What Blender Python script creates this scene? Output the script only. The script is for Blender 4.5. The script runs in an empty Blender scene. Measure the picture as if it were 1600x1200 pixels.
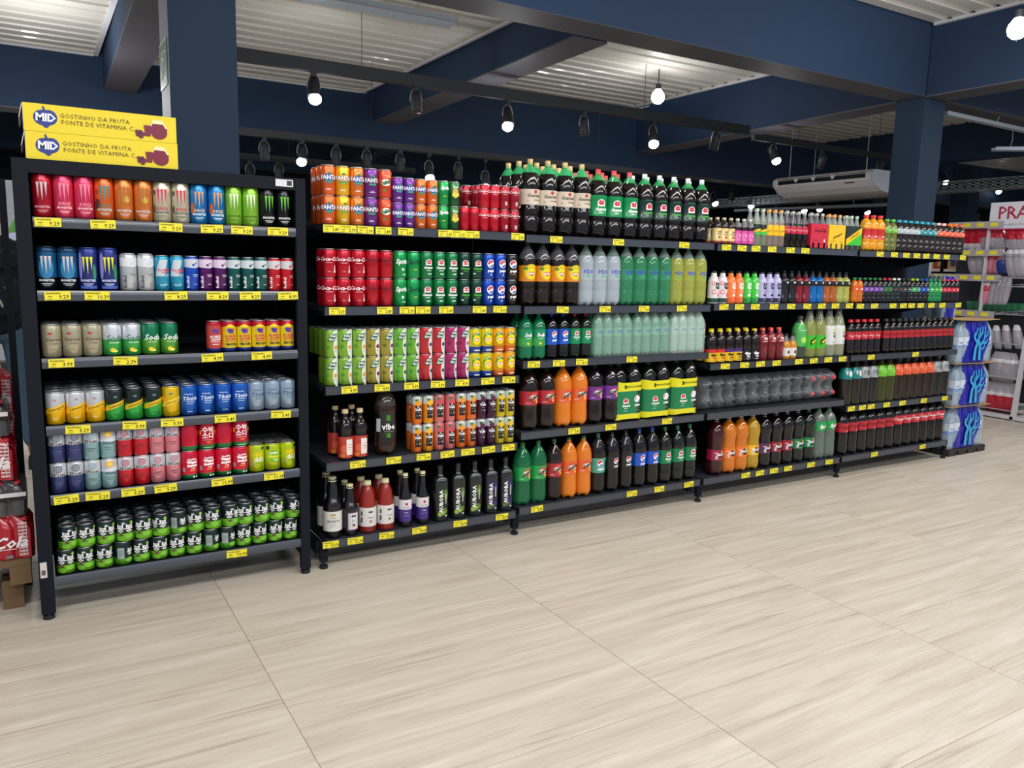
import bpy, math, random
from mathutils import Vector, Matrix
S = bpy.context.scene
COL = S.collection
random.seed(7)
PI = math.pi
# ------------------------------------------------------------------ camera (calibrated from vanishing points)
F, CX, CY, H = 1248.0, 800.0, 600.0, 1.36
_d1 = Vector((2900 - CX, 462 - CY, F)).normalized()
_d2 = Vector((45 - CX, 395 - CY, F)); _d2 = (_d2 - _d2.dot(_d1) * _d1).normalized()
_d3 = _d1.cross(_d2)
RW = Matrix((_d1, _d2, _d3))            # camera (x right, y down, z forward) -> world
cam_d = bpy.data.cameras.new('camera'); cam = bpy.data.objects.new('camera', cam_d); COL.objects.link(cam)
cam_d.sensor_width = 36; cam_d.lens = F / 1600 * 36; cam_d.clip_end = 100; cam_d.clip_start = 0.05
_r = RW @ Vector((1, 0, 0)); _u = RW @ Vector((0, -1, 0)); _b = RW @ Vector((0, 0, -1))
M4 = Matrix((_r, _u, _b)).transposed().to_4x4(); M4.translation = (0, 0, H)
cam.matrix_world = M4; S.camera = cam
# world, lights, exposure
W = bpy.data.worlds.new('world'); S.world = W; W.use_nodes = True
W.node_tree.nodes['Background'].inputs[0].default_value = (0.72, 0.82, 1.0, 1)
W.node_tree.nodes['Background'].inputs[1].default_value = 0.55
S.view_settings.view_transform = 'Standard'; S.view_settings.look = 'None'
S.view_settings.gamma = 1; S.view_settings.use_curve_mapping = False; S.view_settings.exposure = 0.0
def area(name, loc, sx, sy, power, color=(1, 1, 1), rot=(0, 0, 0)):
    l = bpy.data.lights.new(name, 'AREA'); l.shape = 'RECTANGLE'; l.size = sx; l.size_y = sy; l.energy = power; l.color = color
    o = bpy.data.objects.new(name, l); COL.objects.link(o); o.location = loc; o.rotation_euler = rot; return o
area('overhead_fill_light', (0.5, 0.9, 3.2), 5.0, 0.25, 88, (1, .98, .96), (math.radians(22), 0, 0))  # all six are unseen area fills, added in place of overhead spotlights
area('overhead_fill_light', (5.5, 1.2, 3.2), 5.0, 0.25, 80, (1, .98, .96), (math.radians(22), 0, 0))
area('overhead_fill_light', (2.0, -1.6, 3.2), 9.0, 0.4, 140, (.98, .98, 1), (math.radians(25), 0, 0))
area('overhead_fill_light', (10.5, 3.0, 3.1), 3.0, 0.6, 70, (.95, .97, 1))
area('overhead_fill_light', (-1.8, 6.5, 3.1), 2.0, 2.0, 60, (.95, .97, 1))
area('overhead_fill_light', (5.0, 12.0, 2.9), 12.0, 1.0, 60, (.9, .95, 1))

def ray(px, py): return RW @ Vector(((px - CX) / F, (py - CY) / F, 1))
def onZ(px, py, z): r = ray(px, py); t = (z - H) / r.z; return Vector((r.x * t, r.y * t, z))
def onY(px, py, y): r = ray(px, py); t = y / r.y; return Vector((r.x * t, y, H + r.z * t))
def onX(px, py, x): r = ray(px, py); t = x / r.x; return Vector((x, r.y * t, H + r.z * t))
RT = RW.transposed()
def xat(px, y, z):                        # X of a point at depth y and height z that stands at picture column px
    a = RT @ Vector((0, y, z - H)); b = RT @ Vector((1, 0, 0)); k = (px - CX) / F
    return (k * a.z - a.x) / (b.x - k * b.z)
# ------------------------------------------------------------------ materials
def lin(c):
    if isinstance(c, str):
        c = c.lstrip('#'); c = tuple(int(c[i:i + 2], 16) / 255 for i in (0, 2, 4))
    return tuple(x / 12.92 if x <= .04045 else ((x + .055) / 1.055) ** 2.4 for x in c)
MATS = {}
KIND = {  # rough, metallic, alpha, coat, specular
    'p': (.55, 0, 1, 0, .4), 'g': (.22, 0, 1, .3, .5), 'can': (.24, .5, 1, .3, .5), 'alu': (.3, .9, 1, 0, .5),
    'pet': (.1, 0, 1, .25, .45), 'clr': (.08, 0, .55, .3, .6), 'b': (.62, 0, 1, 0, .12), 'film': (.12, 0, .26, .3, .8), 'film2': (.1, 0, .12, .2, .7), 'film3': (.1, 0, .16, .3, .8),
    'met': (.4, .6, 1, 0, .5), 'ink': (.4, 0, 1, 0, .4), 'm': (.85, 0, 1, 0, .2)}
def mat(c, k='p'):
    key = (c, k)
    if key in MATS: return MATS[key]
    m = bpy.data.materials.new('paint_%d' % len(MATS)); m.use_nodes = True
    b = m.node_tree.nodes['Principled BSDF']; r, me, al, co, sp = KIND[k]
    b.inputs['Base Color'].default_value = (*lin(c), 1); b.inputs['Roughness'].default_value = r
    b.inputs['Metallic'].default_value = me; b.inputs['Alpha'].default_value = al
    b.inputs['Coat Weight'].default_value = co; b.inputs['Specular IOR Level'].default_value = sp
    b.inputs['Coat Roughness'].default_value = .05
    MATS[key] = m; return m
def emis(name, col, s):
    m = bpy.data.materials.new(name); m.use_nodes = True; b = m.node_tree.nodes['Principled BSDF']
    b.inputs['Emission Color'].default_value = (*col, 1); b.inputs['Emission Strength'].default_value = s
    return m
# ------------------------------------------------------------------ mesh builder
class MB:
    def __init__(s): s.v = []; s.f = []; s.m = []; s.mats = []; s.sm = []
    def mi(s, m):
        if m not in s.mats: s.mats.append(m)
        return s.mats.index(m)
    def add(s, vs, fs, m, smooth=False):
        o = len(s.v); s.v += [tuple(v) for v in vs]; k = s.mi(m)
        for f in fs: s.f.append([i + o for i in f]); s.m.append(k); s.sm.append(smooth)
        return s
    def box(s, x0, x1, y0, y1, z0, z1, m):
        vs = [(x, y, z) for z in (z0, z1) for y in (y0, y1) for x in (x0, x1)]
        return s.add(vs, [(0, 2, 3, 1), (4, 5, 7, 6), (0, 1, 5, 4), (2, 6, 7, 3), (0, 4, 6, 2), (1, 3, 7, 5)], m)
    def hexa(s, p, m):       # 8 points: bottom 4 ccw, top 4 ccw
        return s.add(p, [(3, 2, 1, 0), (4, 5, 6, 7), (0, 1, 5, 4), (1, 2, 6, 5), (2, 3, 7, 6), (3, 0, 4, 7)], m)
    def tube(s, a, b, r, m, n=8, r2=None, caps=True):
        a = Vector(a); b = Vector(b); d = (b - a).normalized(); u = d.orthogonal().normalized(); w = d.cross(u); r2 = r if r2 is None else r2
        vs = []
        for c, rr in ((a, r), (b, r2)):
            for i in range(n):
                t = 2 * PI * i / n; vs.append(c + rr * (math.cos(t) * u + math.sin(t) * w))
        fs = [(i, (i + 1) % n, n + (i + 1) % n, n + i) for i in range(n)]
        s.add(vs, fs, m, True)
        if caps: s.add(vs, [tuple(range(n))[::-1], tuple(range(n, 2 * n))], m)
        return s
    def path(s, pts, r, m, n=6):
        for a, b in zip(pts, pts[1:]): s.tube(a, b, r, m, n)
        return s
    def lathe(s, prof, mf, n=24, lobe=0, sq=0, axis=None):
        # prof: (radius, z); mf(i) -> material of ring i to i+1; lobe: feet of a PET base; sq: squareness
        rings = []
        for r, z in prof:
            ring = []
            for i in range(n):
                t = 2 * PI * i / n; q = r
                if lobe and z < lobe: q = r * (1 - .16 * (.5 - .5 * math.cos(5 * t)) * (1 - z / lobe))
                if sq: q = r * .97 / (abs(math.cos(t)) ** sq + abs(math.sin(t)) ** sq) ** (1 / sq)
                zz = z + (.012 * (.5 - .5 * math.cos(5 * t)) * (1 - z / lobe) if lobe and z < lobe else 0)
                ring.append((q * math.cos(t), q * math.sin(t), zz))
            rings.append(ring)
        o = len(s.v)
        for ring in rings: s.v += ring
        for j in range(len(rings) - 1):
            k = s.mi(mf(j))
            for i in range(n):
                a = o + j * n + i; b = o + j * n + (i + 1) % n
                s.f.append([a, b, b + n, a + n]); s.m.append(k); s.sm.append(True)
        s.f.append([o + i for i in range(n)][::-1]); s.m.append(s.mi(mf(0))); s.sm.append(False)
        e = o + (len(rings) - 1) * n
        s.f.append([e + i for i in range(n)]); s.m.append(s.mi(mf(len(rings) - 2))); s.sm.append(False)
        return s
    def mesh(s, name):
        me = bpy.data.meshes.new(name); me.from_pydata(s.v, [], s.f)
        for m in s.mats: me.materials.append(m)
        me.polygons.foreach_set('material_index', s.m); me.polygons.foreach_set('use_smooth', s.sm); me.update(); return me
def put(name, me, parent=None, loc=None):
    if isinstance(me, MB): me = me.mesh(name)
    o = bpy.data.objects.new(name, me); COL.objects.link(o)
    if parent: o.parent = parent
    if loc: o.location = loc
    return o
def tag(o, label=None, cat=None, group=None, kind=None):
    if label: o['label'] = label
    if cat: o['category'] = cat
    if group: o['group'] = group
    if kind: o['kind'] = kind
    return o
def empty(name, loc, label=None, cat=None, group=None, rz=0):
    o = bpy.data.objects.new(name, None); COL.objects.link(o); o.location = loc; o.rotation_euler = (0, 0, rz); o.empty_display_size = .05
    return tag(o, label, cat, group)
# ------------------------------------------------------------------ flat print: 2D shapes wrapped round a body
TC = {}
def text2d(s, size, shear=0, bold=0, res=2, sp=1.0):
    key = (s, size, shear, bold, res, sp)
    if key in TC: return TC[key]
    c = bpy.data.curves.new('t', 'FONT'); c.body = s; c.size = size; c.shear = shear; c.offset = bold * size; c.resolution_u = res
    c.align_x = 'CENTER'; c.align_y = 'CENTER'; c.space_character = sp
    o = bpy.data.objects.new('t', c); COL.objects.link(o)
    dg = bpy.context.evaluated_depsgraph_get(); dg.update()
    me = bpy.data.meshes.new_from_object(o.evaluated_get(dg))
    me.calc_loop_triangles()
    vs = [(v.co.x, v.co.y) for v in me.vertices]
    tr = [tuple(vs[i] for i in t.vertices) for t in me.loop_triangles]
    bpy.data.objects.remove(o); bpy.data.curves.remove(c); bpy.data.meshes.remove(me)
    TC[key] = tr; return tr
def T(s, x, z, size, c, shear=0, bold=0.015, rot=0, res=1, sp=1.0): return ('t', s, x, z, size, c, shear, bold, rot, res, sp)
def E(x, z, rx, rz, c): return ('e', x, z, rx, rz, c)
def R(x, z, w, h, c, rot=0): return ('r', x, z, w, h, c, rot)
def P(pts, c): return ('p', pts, c)
def tris2d(d):
    k = d[0]
    if k == 't':
        _, s, x, z, size, c, sh, bo, rot, res, sp = d
        ca, sa = math.cos(rot), math.sin(rot)
        return [tuple((x + ca * a - sa * b, z + sa * a + ca * b) for a, b in t) for t in text2d(s, size, sh, bo, res, sp)], c
    if k == 'e':
        _, x, z, rx, rz, c = d; n = 16
        p = [(x + rx * math.cos(2 * PI * i / n), z + rz * math.sin(2 * PI * i / n)) for i in range(n)]
        return [((x, z), p[i], p[(i + 1) % n]) for i in range(n)], c
    if k == 'r':
        _, x, z, w, h, c, rot = d; ca, sa = math.cos(rot), math.sin(rot)
        p = [(x + ca * a - sa * b, z + sa * a + ca * b) for a, b in ((-w / 2, -h / 2), (w / 2, -h / 2), (w / 2, h / 2), (-w / 2, h / 2))]
        return [(p[0], p[1], p[2]), (p[0], p[2], p[3])], c
    _, p, c = d
    return [(p[0], p[i], p[i + 1]) for i in range(1, len(p) - 1)], c
def split(t, lim):
    out = []; st = [t]
    while st:
        a, b, c = st.pop()
        e = [abs(a[0] - b[0]), abs(b[0] - c[0]), abs(c[0] - a[0])]; k = e.index(max(e))
        if e[k] <= lim: out.append((a, b, c)); continue
        if k == 1: a, b, c = b, c, a
        elif k == 2: a, b, c = c, a, b
        m = ((a[0] + b[0]) / 2, (a[1] + b[1]) / 2)
        st += [(a, m, c), (m, b, c)]
    return out
def decals(mb, ds, r, kind='ink', flat=False, lay0=.008, rf=None, zoff=0, sc=.001):
    """ds in millimetres, x along the surface from the front, z up. rf(z): radius at height."""
    for li, d in enumerate(ds):
        tr, c = tris2d(d); m = mat(c, kind) if isinstance(c, str) else c; mi = mb.mi(m)
        for t in tr:
            t = [(a * sc, b * sc) for a, b in t]
            area2 = (t[1][0] - t[0][0]) * (t[2][1] - t[0][1]) - (t[2][0] - t[0][0]) * (t[1][1] - t[0][1])
            if abs(area2) < 1e-10: continue
            if area2 < 0: t = [t[0], t[2], t[1]]
            for q in ([t] if flat else split(t, .22 * r)):
                o = len(mb.v)
                for a, b in q:
                    z = b + zoff
                    if flat: mb.v.append((a, -(r + .0006 + li * .00025), z))
                    else:
                        rr = (rf(z) if rf else r) * (1 + lay0 + li * .0022); g = a / r
                        mb.v.append((rr * math.sin(g), -rr * math.cos(g), z))
                mb.f.append([o, o + 1, o + 2]); mb.m.append(mi); mb.sm.append(False)
    return mb
ORD = 'first second third fourth fifth sixth seventh eighth ninth tenth eleventh twelfth thirteenth fourteenth fifteenth sixteenth seventeenth eighteenth'.split()
# ------------------------------------------------------------------ the setting
NAVY = '#262c38'; NAVY2 = '#30353f'
m_beam = mat('#2f405a', 'b'); m_col = mat('#2b3a4e', 'b'); m_under_lit = mat('#57565f', 'p')  # beam undersides painted lighter for the light bounced off the floor
def floor_mat():
    m = bpy.data.materials.new('wood_look_porcelain'); m.use_nodes = True; nt = m.node_tree; N = nt.nodes; L = nt.links
    b = N['Principled BSDF']; tc = N.new('ShaderNodeTexCoord'); oi = N.new('ShaderNodeObjectInfo')
    mu = N.new('ShaderNodeVectorMath'); mu.operation = 'SCALE'; mu.inputs['Scale'].default_value = 37.0
    cb = N.new('ShaderNodeCombineXYZ'); L.new(oi.outputs['Random'], cb.inputs[0]); L.new(oi.outputs['Random'], cb.inputs[1]); L.new(cb.outputs[0], mu.inputs[0])
    ad = N.new('ShaderNodeVectorMath'); L.new(tc.outputs['Object'], ad.inputs[0]); L.new(mu.outputs[0], ad.inputs[1])
    def noise(sx, sy, det, ro, dist=0):
        mp = N.new('ShaderNodeMapping'); mp.inputs['Scale'].default_value = (sx, sy, 1); L.new(ad.outputs[0], mp.inputs[0])
        n = N.new('ShaderNodeTexNoise'); n.inputs['Scale'].default_value = 1; n.inputs['Detail'].default_value = det; n.inputs['Roughness'].default_value = ro; n.inputs['Distortion'].default_value = dist
        L.new(mp.outputs[0], n.inputs['Vector']); return n.outputs['Fac']
    def ramp(src, a, b_):
        r = N.new('ShaderNodeValToRGB'); L.new(src, r.inputs[0])
        for e, (p, c) in zip(r.color_ramp.elements, (a, b_)): e.position = p; e.color = c
        return r
    r1 = ramp(noise(1.3, 17, 8, .68, .5), (.30, (*lin('#bab09f'), 1)), (.68, (*lin('#d8d0c3'), 1)))
    r2 = ramp(noise(1.0, 46, 6, .62, 1.1), (.31, (.56, .52, .46, 1)), (.43, (1, 1, 1, 1)))
    r3 = ramp(noise(5, 150, 4, .7), (.3, (.9, .89, .88, 1)), (.7, (1.0, 1.0, 1.0, 1)))
    def mul(a, c, f):
        x = N.new('ShaderNodeMix'); x.data_type = 'RGBA'; x.blend_type = 'MULTIPLY'; x.inputs[0].default_value = f
        L.new(a, x.inputs[6]); L.new(c, x.inputs[7]); return x.outputs[2]
    o = mul(mul(r1.outputs[0], r2.outputs[0], .6), r3.outputs[0], .8)
    L.new(o, b.inputs['Base Color']); b.inputs['Roughness'].default_value = .42; b.inputs['Specular IOR Level'].default_value = .45
    return m
m_floor = floor_mat()
fl = tag(put('floor', MB().box(-8, 22, -6, 24, -.12, -.0022, mat('#a99d8a'))), kind='structure')
tm = MB()
tw, td = 1.10, .56
g = .0012
vs = [(g, g, -.003), (tw - g, g, -.003), (tw - g, td - g, -.003), (g, td - g, -.003)]
vs2 = [(g, g, -.0007), (tw - g, g, -.0007), (tw - g, td - g, -.0007), (g, td - g, -.0007)]
b_ = .0012
vs3 = [(g + b_, g + b_, 0), (tw - g - b_, g + b_, 0), (tw - g - b_, td - g - b_, 0), (g + b_, td - g - b_, 0)]
tm.add(vs + vs2 + vs3, [(0, 1, 5, 4), (1, 2, 6, 5), (2, 3, 7, 6), (3, 0, 4, 7), (4, 5, 9, 8), (5, 6, 10, 9), (6, 7, 11, 10), (7, 4, 8, 11), (8, 9, 10, 11)], m_floor)
tme = tm.mesh('tile')
for i in range(-4, 12):
    for j in range(-2, 15):
        x, y = .60 + i * tw, .62 + j * td
        if x > 9 + 0 and y < .5: continue
        put('tile', tme, fl, (x, y, 0))
def deck(x0, x1, y0, y1, z, ph=0.0):
    mb = MB(); m = m_deck; p = .21; y = y0; v = []; prof = [(0, 0), (.135, 0), (.152, .045), (.193, .045)]
    pts = []
    while y < y1:
        for a, b in prof:
            if y + a <= y1: pts.append((y + a, z + b))
        y += p
    pts.append((y1, z))
    for a, b in pts: v += [(x0, a, b), (x1, a, b)]
    mb.add(v, [(2 * i, 2 * i + 2, 2 * i + 3, 2 * i + 1) for i in range(len(pts) - 1)], m)
    mb.box(x0, x1, y0, y1, z + .08, z + .1, m)
    return mb
m_deck = mat('#dcd8d0', 'g')
m_deck.node_tree.nodes['Principled BSDF'].inputs['Roughness'].default_value = .38
for i, a in enumerate([(-6, .70, 4.99, 9.3, 3.32), (.95, 3.5, 4.99, 9.3, 3.31), (3.8, 7.26, 4.99, 9.3, 3.55), (7.56, 20, 4.99, 9.3, 3.5),
          (-6, 7.26, -3, 4.67, 3.63), (7.56, 20, -3, 4.67, 3.63), (-6, 20, 9.6, 13.9, 3.35), (-6, 20, 14.2, 19, 3.35)]):
    tag(put('ceiling', deck(*a)), kind='structure')
# beams
def beam(x0, x1, y0, y1, z0, z1, skew=0):
    mb = MB(); a = [(x0, y0), (x1, y0), (x1 + skew, y1), (x0 + skew, y1)]
    mb.hexa([(*p, z0) for p in a] + [(*p, z1) for p in a], m_beam)
    # bottom flange, slightly proud, floor bounce painted into its colour
    mb.hexa([(x - .004 * (1 if i in (0, 3) else -1), y, z0 - .012) for i, (x, y) in enumerate(a)] + [(x - .004 * (1 if i in (0, 3) else -1), y, z0 - .0) for i, (x, y) in enumerate(a)], m_under_lit)
    return mb
# beam along the aisle: slightly skewed so that it follows the photograph
mb = MB(); a = [(-6, 4.55), (7.26, 4.71), (16, 4.80), (16, 5.10), (7.26, 5.0), (-6, 4.87)]
mb.add([(x, y, z) for z in (3.0, 3.75) for x, y in a], [(5, 4, 3, 2, 1, 0), (6, 7, 8, 9, 10, 11)] + [(i, (i + 1) % 6, 6 + (i + 1) % 6, 6 + i) for i in range(6)], m_beam)
mb.add([(x, y, 2.996) for x, y in a] + [(x, y, 2.9995) for x, y in a], [(5, 4, 3, 2, 1, 0)] + [(i, (i + 1) % 6, 6 + (i + 1) % 6, 6 + i) for i in range(6)], m_under_lit)
tag(put('ceiling_beam', mb), 'long dark navy ceiling beam running above the gondola between both columns', 'beam')
tag(put('ceiling_beam', beam(.66, .95, 5.0, 9.3, 3.0, 3.7, .08)), 'dark cross beam reaching back from behind the near column', 'beam')
tag(put('ceiling_beam', beam(3.46, 3.76, 5.0, 9.3, 3.0, 3.8, .14)), 'dark cross beam in mid ceiling between cream decks, shadowed side face', 'beam')
tag(put('ceiling_beam', beam(7.28, 7.60, 5.02, 9.3, 3.0, 3.8, .3)), 'dark cross beam reaching back from the far column, brightly lit side', 'beam')
tag(put('ceiling_beam', beam(7.26, 7.58, -3, 4.70, 3.0, 3.8)), 'dark beam coming from the far column towards the viewer', 'beam')
tag(put('ceiling_beam', MB().box(-6, 20, 9.3, 9.62, 2.74, 3.8, m_beam).box(-6, 20, 9.298, 9.622, 2.73, 2.74, m_under_lit)), 'deep dark beam crossing the whole hall behind the first spotlights', 'beam')
tag(put('ceiling_beam', MB().box(-6, 16, 13.9, 14.2, 2.85, 3.8, m_beam)), 'farthest dark ceiling beam near the back wall', 'beam')
tag(put('ceiling_beam', MB().box(.9, 1.2, 9.62, 13.9, 3.0, 3.8, m_beam)), 'dark distant cross beam at the back, nearest the near column', 'beam')
tag(put('ceiling_beam', MB().box(4.6, 4.9, 9.62, 13.9, 3.0, 3.8, m_beam)), 'dark distant cross beam in the middle of the back ceiling', 'beam')
tag(put('ceiling_beam', MB().box(9.8, 10.1, 9.62, 13.9, 3.0, 3.8, m_beam)), 'dark distant cross beam above the air conditioner', 'beam')
tag(put('ceiling_beam', MB().box(11.6, 11.9, 5.1, 9.3, 3.0, 3.8, m_beam)), 'dark cross beam at the far end of the hall beyond the air conditioner', 'beam')
# columns
c1 = put('column', MB().box(.69, 1.035, 4.71, 5.0, 0, 3.75, m_col)); tag(c1, 'wide dark slate column rising behind the black cabinet', 'column')
put('lit_side_face', MB().box(.687, .69, 4.712, 4.998, 0, 3.75, mat('#79808c')), c1)  # column's left face in paler grey, the light on it painted in
c2 = tag(put('column', MB().box(7.26, 7.585, 4.71, 5.0, 0, 2.994, m_col)), 'dark slate column standing behind the far end of the gondola', 'column')
tag(put('column', MB().box(13.3, 13.6, 7.7, 8.0, 0, 3.1, m_col)), 'small distant dark column seen beyond the orange capped bottles', 'column')
# walls (far parts of the hall)
tag(put('wall_back', MB().box(-8, 22, 19, 19.2, 0, 3.8, mat('#1f2735'))), kind='structure')
tag(put('wall_right', MB().box(20, 20.2, -3, 19, 0, 3.8, mat('#232b39'))), kind='structure')
tag(put('wall_left', MB().box(-6.2, -6, 3, 19, 0, 3.8, mat('#c8ccd4'))), kind='structure')
tag(put('wall_back', MB().box(-6, .35, 12.0, 12.1, 0, 2.25, mat('#d2d6e0'))), kind='structure')

m_flash = mat('#d8dade', 'p')
for i, b in enumerate([(3.44, 3.47, 4.99, 9.3, 3.295, 3.315), (.95, 3.5, 9.27, 9.3, 3.295, 3.31), (7.25, 7.29, 4.99, 9.3, 3.53, 3.55), (3.8, 7.4, 9.27, 9.3, 3.53, 3.55), (.66, .70, 5, 9.3, 3.30, 3.318), (-6, .7, 9.27, 9.3, 3.30, 3.318), (7.22, 7.26, -3, 4.67, 3.61, 3.63)]):
    tag(put('trim_%d' % (i + 1), MB().box(*b, m_flash)), kind='structure')
m_black = mat('#0e1117', 'b'); m_blk2 = mat('#171b23', 'b'); m_rail = mat('#3a3e48', 'g'); m_railc = mat('#424853', 'g'); m_foot = mat('#1a1b1f', 'p')
m_shelf = mat('#262a31', 'p')
m_yel = mat('#e9dd35', 'p'); m_ink = mat('#1c1a12', 'ink')
def price_mesh(txt):
    w, h = .082, .031
    mb = MB(); mb.box(-w / 2, w / 2, -.0008, 0, -h / 2, h / 2, m_yel)
    ds = [T(txt, 20, -5.5, 19, '#1c180c', 0, .01, sp=1.0)]
    x = -36
    for k in range(9):
        ds.append(R(x + 2.5 + k * 5.2, 9, 4 - (k % 3) * .5, 3.2, '#4a4518'))
        if k < 3: ds.append(R(x + 8 + k * 4.2, -2, 3.3, 3.0, '#4a4518'))
    ds.append(R(-26, -11, 18, 1.4, '#7a7428'))
    decals(mb, ds, 0.0008, flat=True)
    return mb.mesh('price_tag')
PM = {}
def tags_on(shelf, y, ztop, tl, wide=1.0, prices='', hh=.037):
    pr = prices.split()
    for i, px in enumerate(tl):
        p = pr[i % len(pr)] if pr else '3.99'
        if p not in PM: PM[p] = price_mesh(p)
        x = xat(px, y, ztop - .02)
        o = put('price_tag', PM[p], shelf, (x, y - .0005 - .0009 * (i % 2), ztop - hh / 2 + .001)); o.scale = (wide, 1, 1)
        o.rotation_euler = (0, random.uniform(-.05, .05), 0)
YF = 3.31
SH = {}     # shelf key -> (z top, x0, x1, name)
# ------------------------------------------------------------------ fixtures
def root_at(name, loc, label, cat, group=None): return empty(name, loc, label, cat, group)
def wput(name, mb, root, top=None):        # a part whose mesh is in world coordinates
    o = put(name, mb, root); o.location = -Vector(root.location) if root.parent is None and root.type == 'EMPTY' else (0, 0, 0); return o
def bay(key, x0, x1, tops, label, lefts=True, gap=.006):
    r = root_at('gondola_shelving', (x0, YF, 0), label, 'shelving')
    D = .47
    for x in (x0 - .004, x1 + .004):
        wide = MB().box(x - .022, x + .022, YF + D + .012, YF + D + .05, .02, 1.545, m_black)
        if x == x1 + .004 and key != 'B5': continue
        u = wput('upright', wide, r)
        f = MB(); f.box(x - .014, x + .014, YF + .10, YF + D + .05, .045, .100, m_blk2)
        # slotted front leg with foot
        f.box(x - .016, x + .016, YF + .016, YF + .045, .032, .092, m_blk2)
        for s in (.045, .072): f.box(x - .009, x - .003, YF + .0145, YF + .0165, s, s + .014, m_black); f.box(x + .003, x + .009, YF + .0145, YF + .0165, s, s + .014, m_black)
        f.tube((x, YF + .028, 0), (x, YF + .028, .012), .019, m_foot, 12); f.tube((x, YF + .028, .012), (x, YF + .028, .034), .008, m_foot, 8)
        wput('leg', f, r)
    wput('back_panel', MB().box(x0 + .02, x1 - .024, YF + D + .01, YF + D + .025, .1, 1.54, m_black), r)
    for i, zt in enumerate(tops):
        yb = YF + D + .01
        mb = MB(); mb.box(x0 + gap, x1 - gap, YF + .012, yb - .004, zt - .022, zt - .002, m_shelf)
        # price rail: slim front profile with lips
        a, b = x0 + gap, x1 - gap
        mb.box(a, b, YF + .003, YF + .014, zt - .037, zt, m_rail)
        mb.box(a, b, YF, YF + .004, zt - .0035, zt, m_rail); mb.box(a, b, YF, YF + .004, zt - .037, zt - .0335, m_rail)
        mb.box(a - .002, a, YF, YF + .03, zt - .037, zt, m_blk2); mb.box(b, b + .002, YF, YF + .03, zt - .037, zt, m_blk2)
        s = wput('shelf', mb, r)
        for x, sg in ((x0 + .012, 1), (x1 - .012, -1)):       # side brackets under the shelf, tapering to the front
            if i < len(tops) - 1:
                v = [(x - .001, yb, zt - .10), (x - .001, yb, zt - .022), (x - .001, YF + .03, zt - .022), (x - .001, YF + .03, zt - .034), (x - .001, YF + .25, zt - .05)]
                v2 = [(a_ + .002, b_, c_) for a_, b_, c_ in v]
                br = MB().add(v + v2, [(0, 1, 2, 3, 4), (9, 8, 7, 6, 5)] + [(j, 5 + j, 5 + (j + 1) % 5, (j + 1) % 5) for j in range(5)], m_blk2)
                wput('bracket', br, r)
        SH[key + str(i + 1)] = (zt, x0 + .008, x1 - .008, s)
    return r
bay('B2', 1.055, 2.040, [1.508, 1.163, .820, .482, .131], 'narrow black gondola shelving next to the cabinet with canned soda, juice and wine bottles')
bay('B3', 2.048, 3.300, [1.502, 1.158, .889, .530, .142], 'black gondola shelving full of two litre bottles, left of the small bottle shelves')
bay('B4', 3.312, 4.556, [1.499, 1.163, .820, .530, .141], 'black gondola shelving with small mixers and wrapped bottles lying down, third unit')
bay('B5', 4.566, 5.785, [1.498, 1.160, .820, .482, .142], 'black gondola shelving at the far end with rows of cola bottles')
# black cabinet
CX0, CX1 = -.035, .985
cab = root_at('display_cabinet', (CX0, YF, 0), 'tall black framed cabinet of six shelves with energy drink cans', 'cabinet')
D = .45
def post(x0, x1, y0, y1, name='post'):
    o = MB().box(x0, x1, y0, y1, .022, 1.684, m_blk2); cx, cy = (x0 + x1) / 2, (y0 + y1) / 2
    o.tube((cx, cy, 0), (cx, cy, .014), .021, m_foot, 14, .019); o.tube((cx, cy, .012), (cx, cy, .03), .012, m_foot, 8)
    wput('post', o, cab)
post(CX0, CX0 + .048, YF, YF + .03); post(CX1 - .04, CX1, YF, YF + .03)
post(CX0, CX0 + .03, YF + D - .03, YF + D); post(CX1 - .03, CX1, YF + D - .03, YF + D)
wput('side_panel', MB().box(CX0 + .002, CX0 + .012, YF + .03, YF + D - .03, .12, 1.67, m_black), cab)
wput('side_panel', MB().box(CX1 - .012, CX1 - .002, YF + .03, YF + D - .03, .05, 1.67, m_black), cab)
wput('back_panel', MB().box(CX0 + .01, CX1 - .01, YF + D - .012, YF + D - .002, .1, 1.67, m_black), cab)
wput('top_panel', MB().box(CX0 + .048, CX1 - .04, YF + .002, YF + D, 1.636, 1.684, m_blk2), cab)
wput('barcode_sticker', MB().box(.865, .935, YF - .0005, YF + .002, 1.648, 1.676, mat('#d8d8dc')).box(.91, .93, YF - .0008, YF, 1.652, 1.672, mat('#333333')), cab)
wput('barcode_sticker', MB().box(-.03, -.008, YF - .0005, YF + .001, .165, .225, mat('#cfc6c0')).box(-.026, -.013, YF - .0008, YF, .175, .195, mat('#555555')), cab)
ctops = [1.486, 1.228, .984, .735, .474, .160]
for i, zt in enumerate(ctops):
    mb = MB(); a, b = .018, .944; yb = YF + D - .012
    mb.box(a, b, YF + .02, yb, zt - .024, zt - .002, m_black)
    hh = .037 if i else .037; n = 7 # bowed glossy rail
    v = []; 
    for k in range(n + 1):
        t = k / n; z = zt - hh * t; y = YF + .004 - .005 * math.sin(PI * t) + .002; v += [(a, y, z), (b, y, z)]
    mb.add(v, [(2 * k, 2 * k + 2, 2 * k + 3, 2 * k + 1) for k in range(n)], m_railc, True)
    mb.box(a, b, YF + .0075, YF + .02, zt - hh, zt, m_blk2)
    s = wput('shelf', mb, cab); SH['C%d' % (i + 1)] = (zt, a + .002, b - .002, s)
m_railc.node_tree.nodes['Principled BSDF'].inputs['Roughness'].default_value = .3
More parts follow.
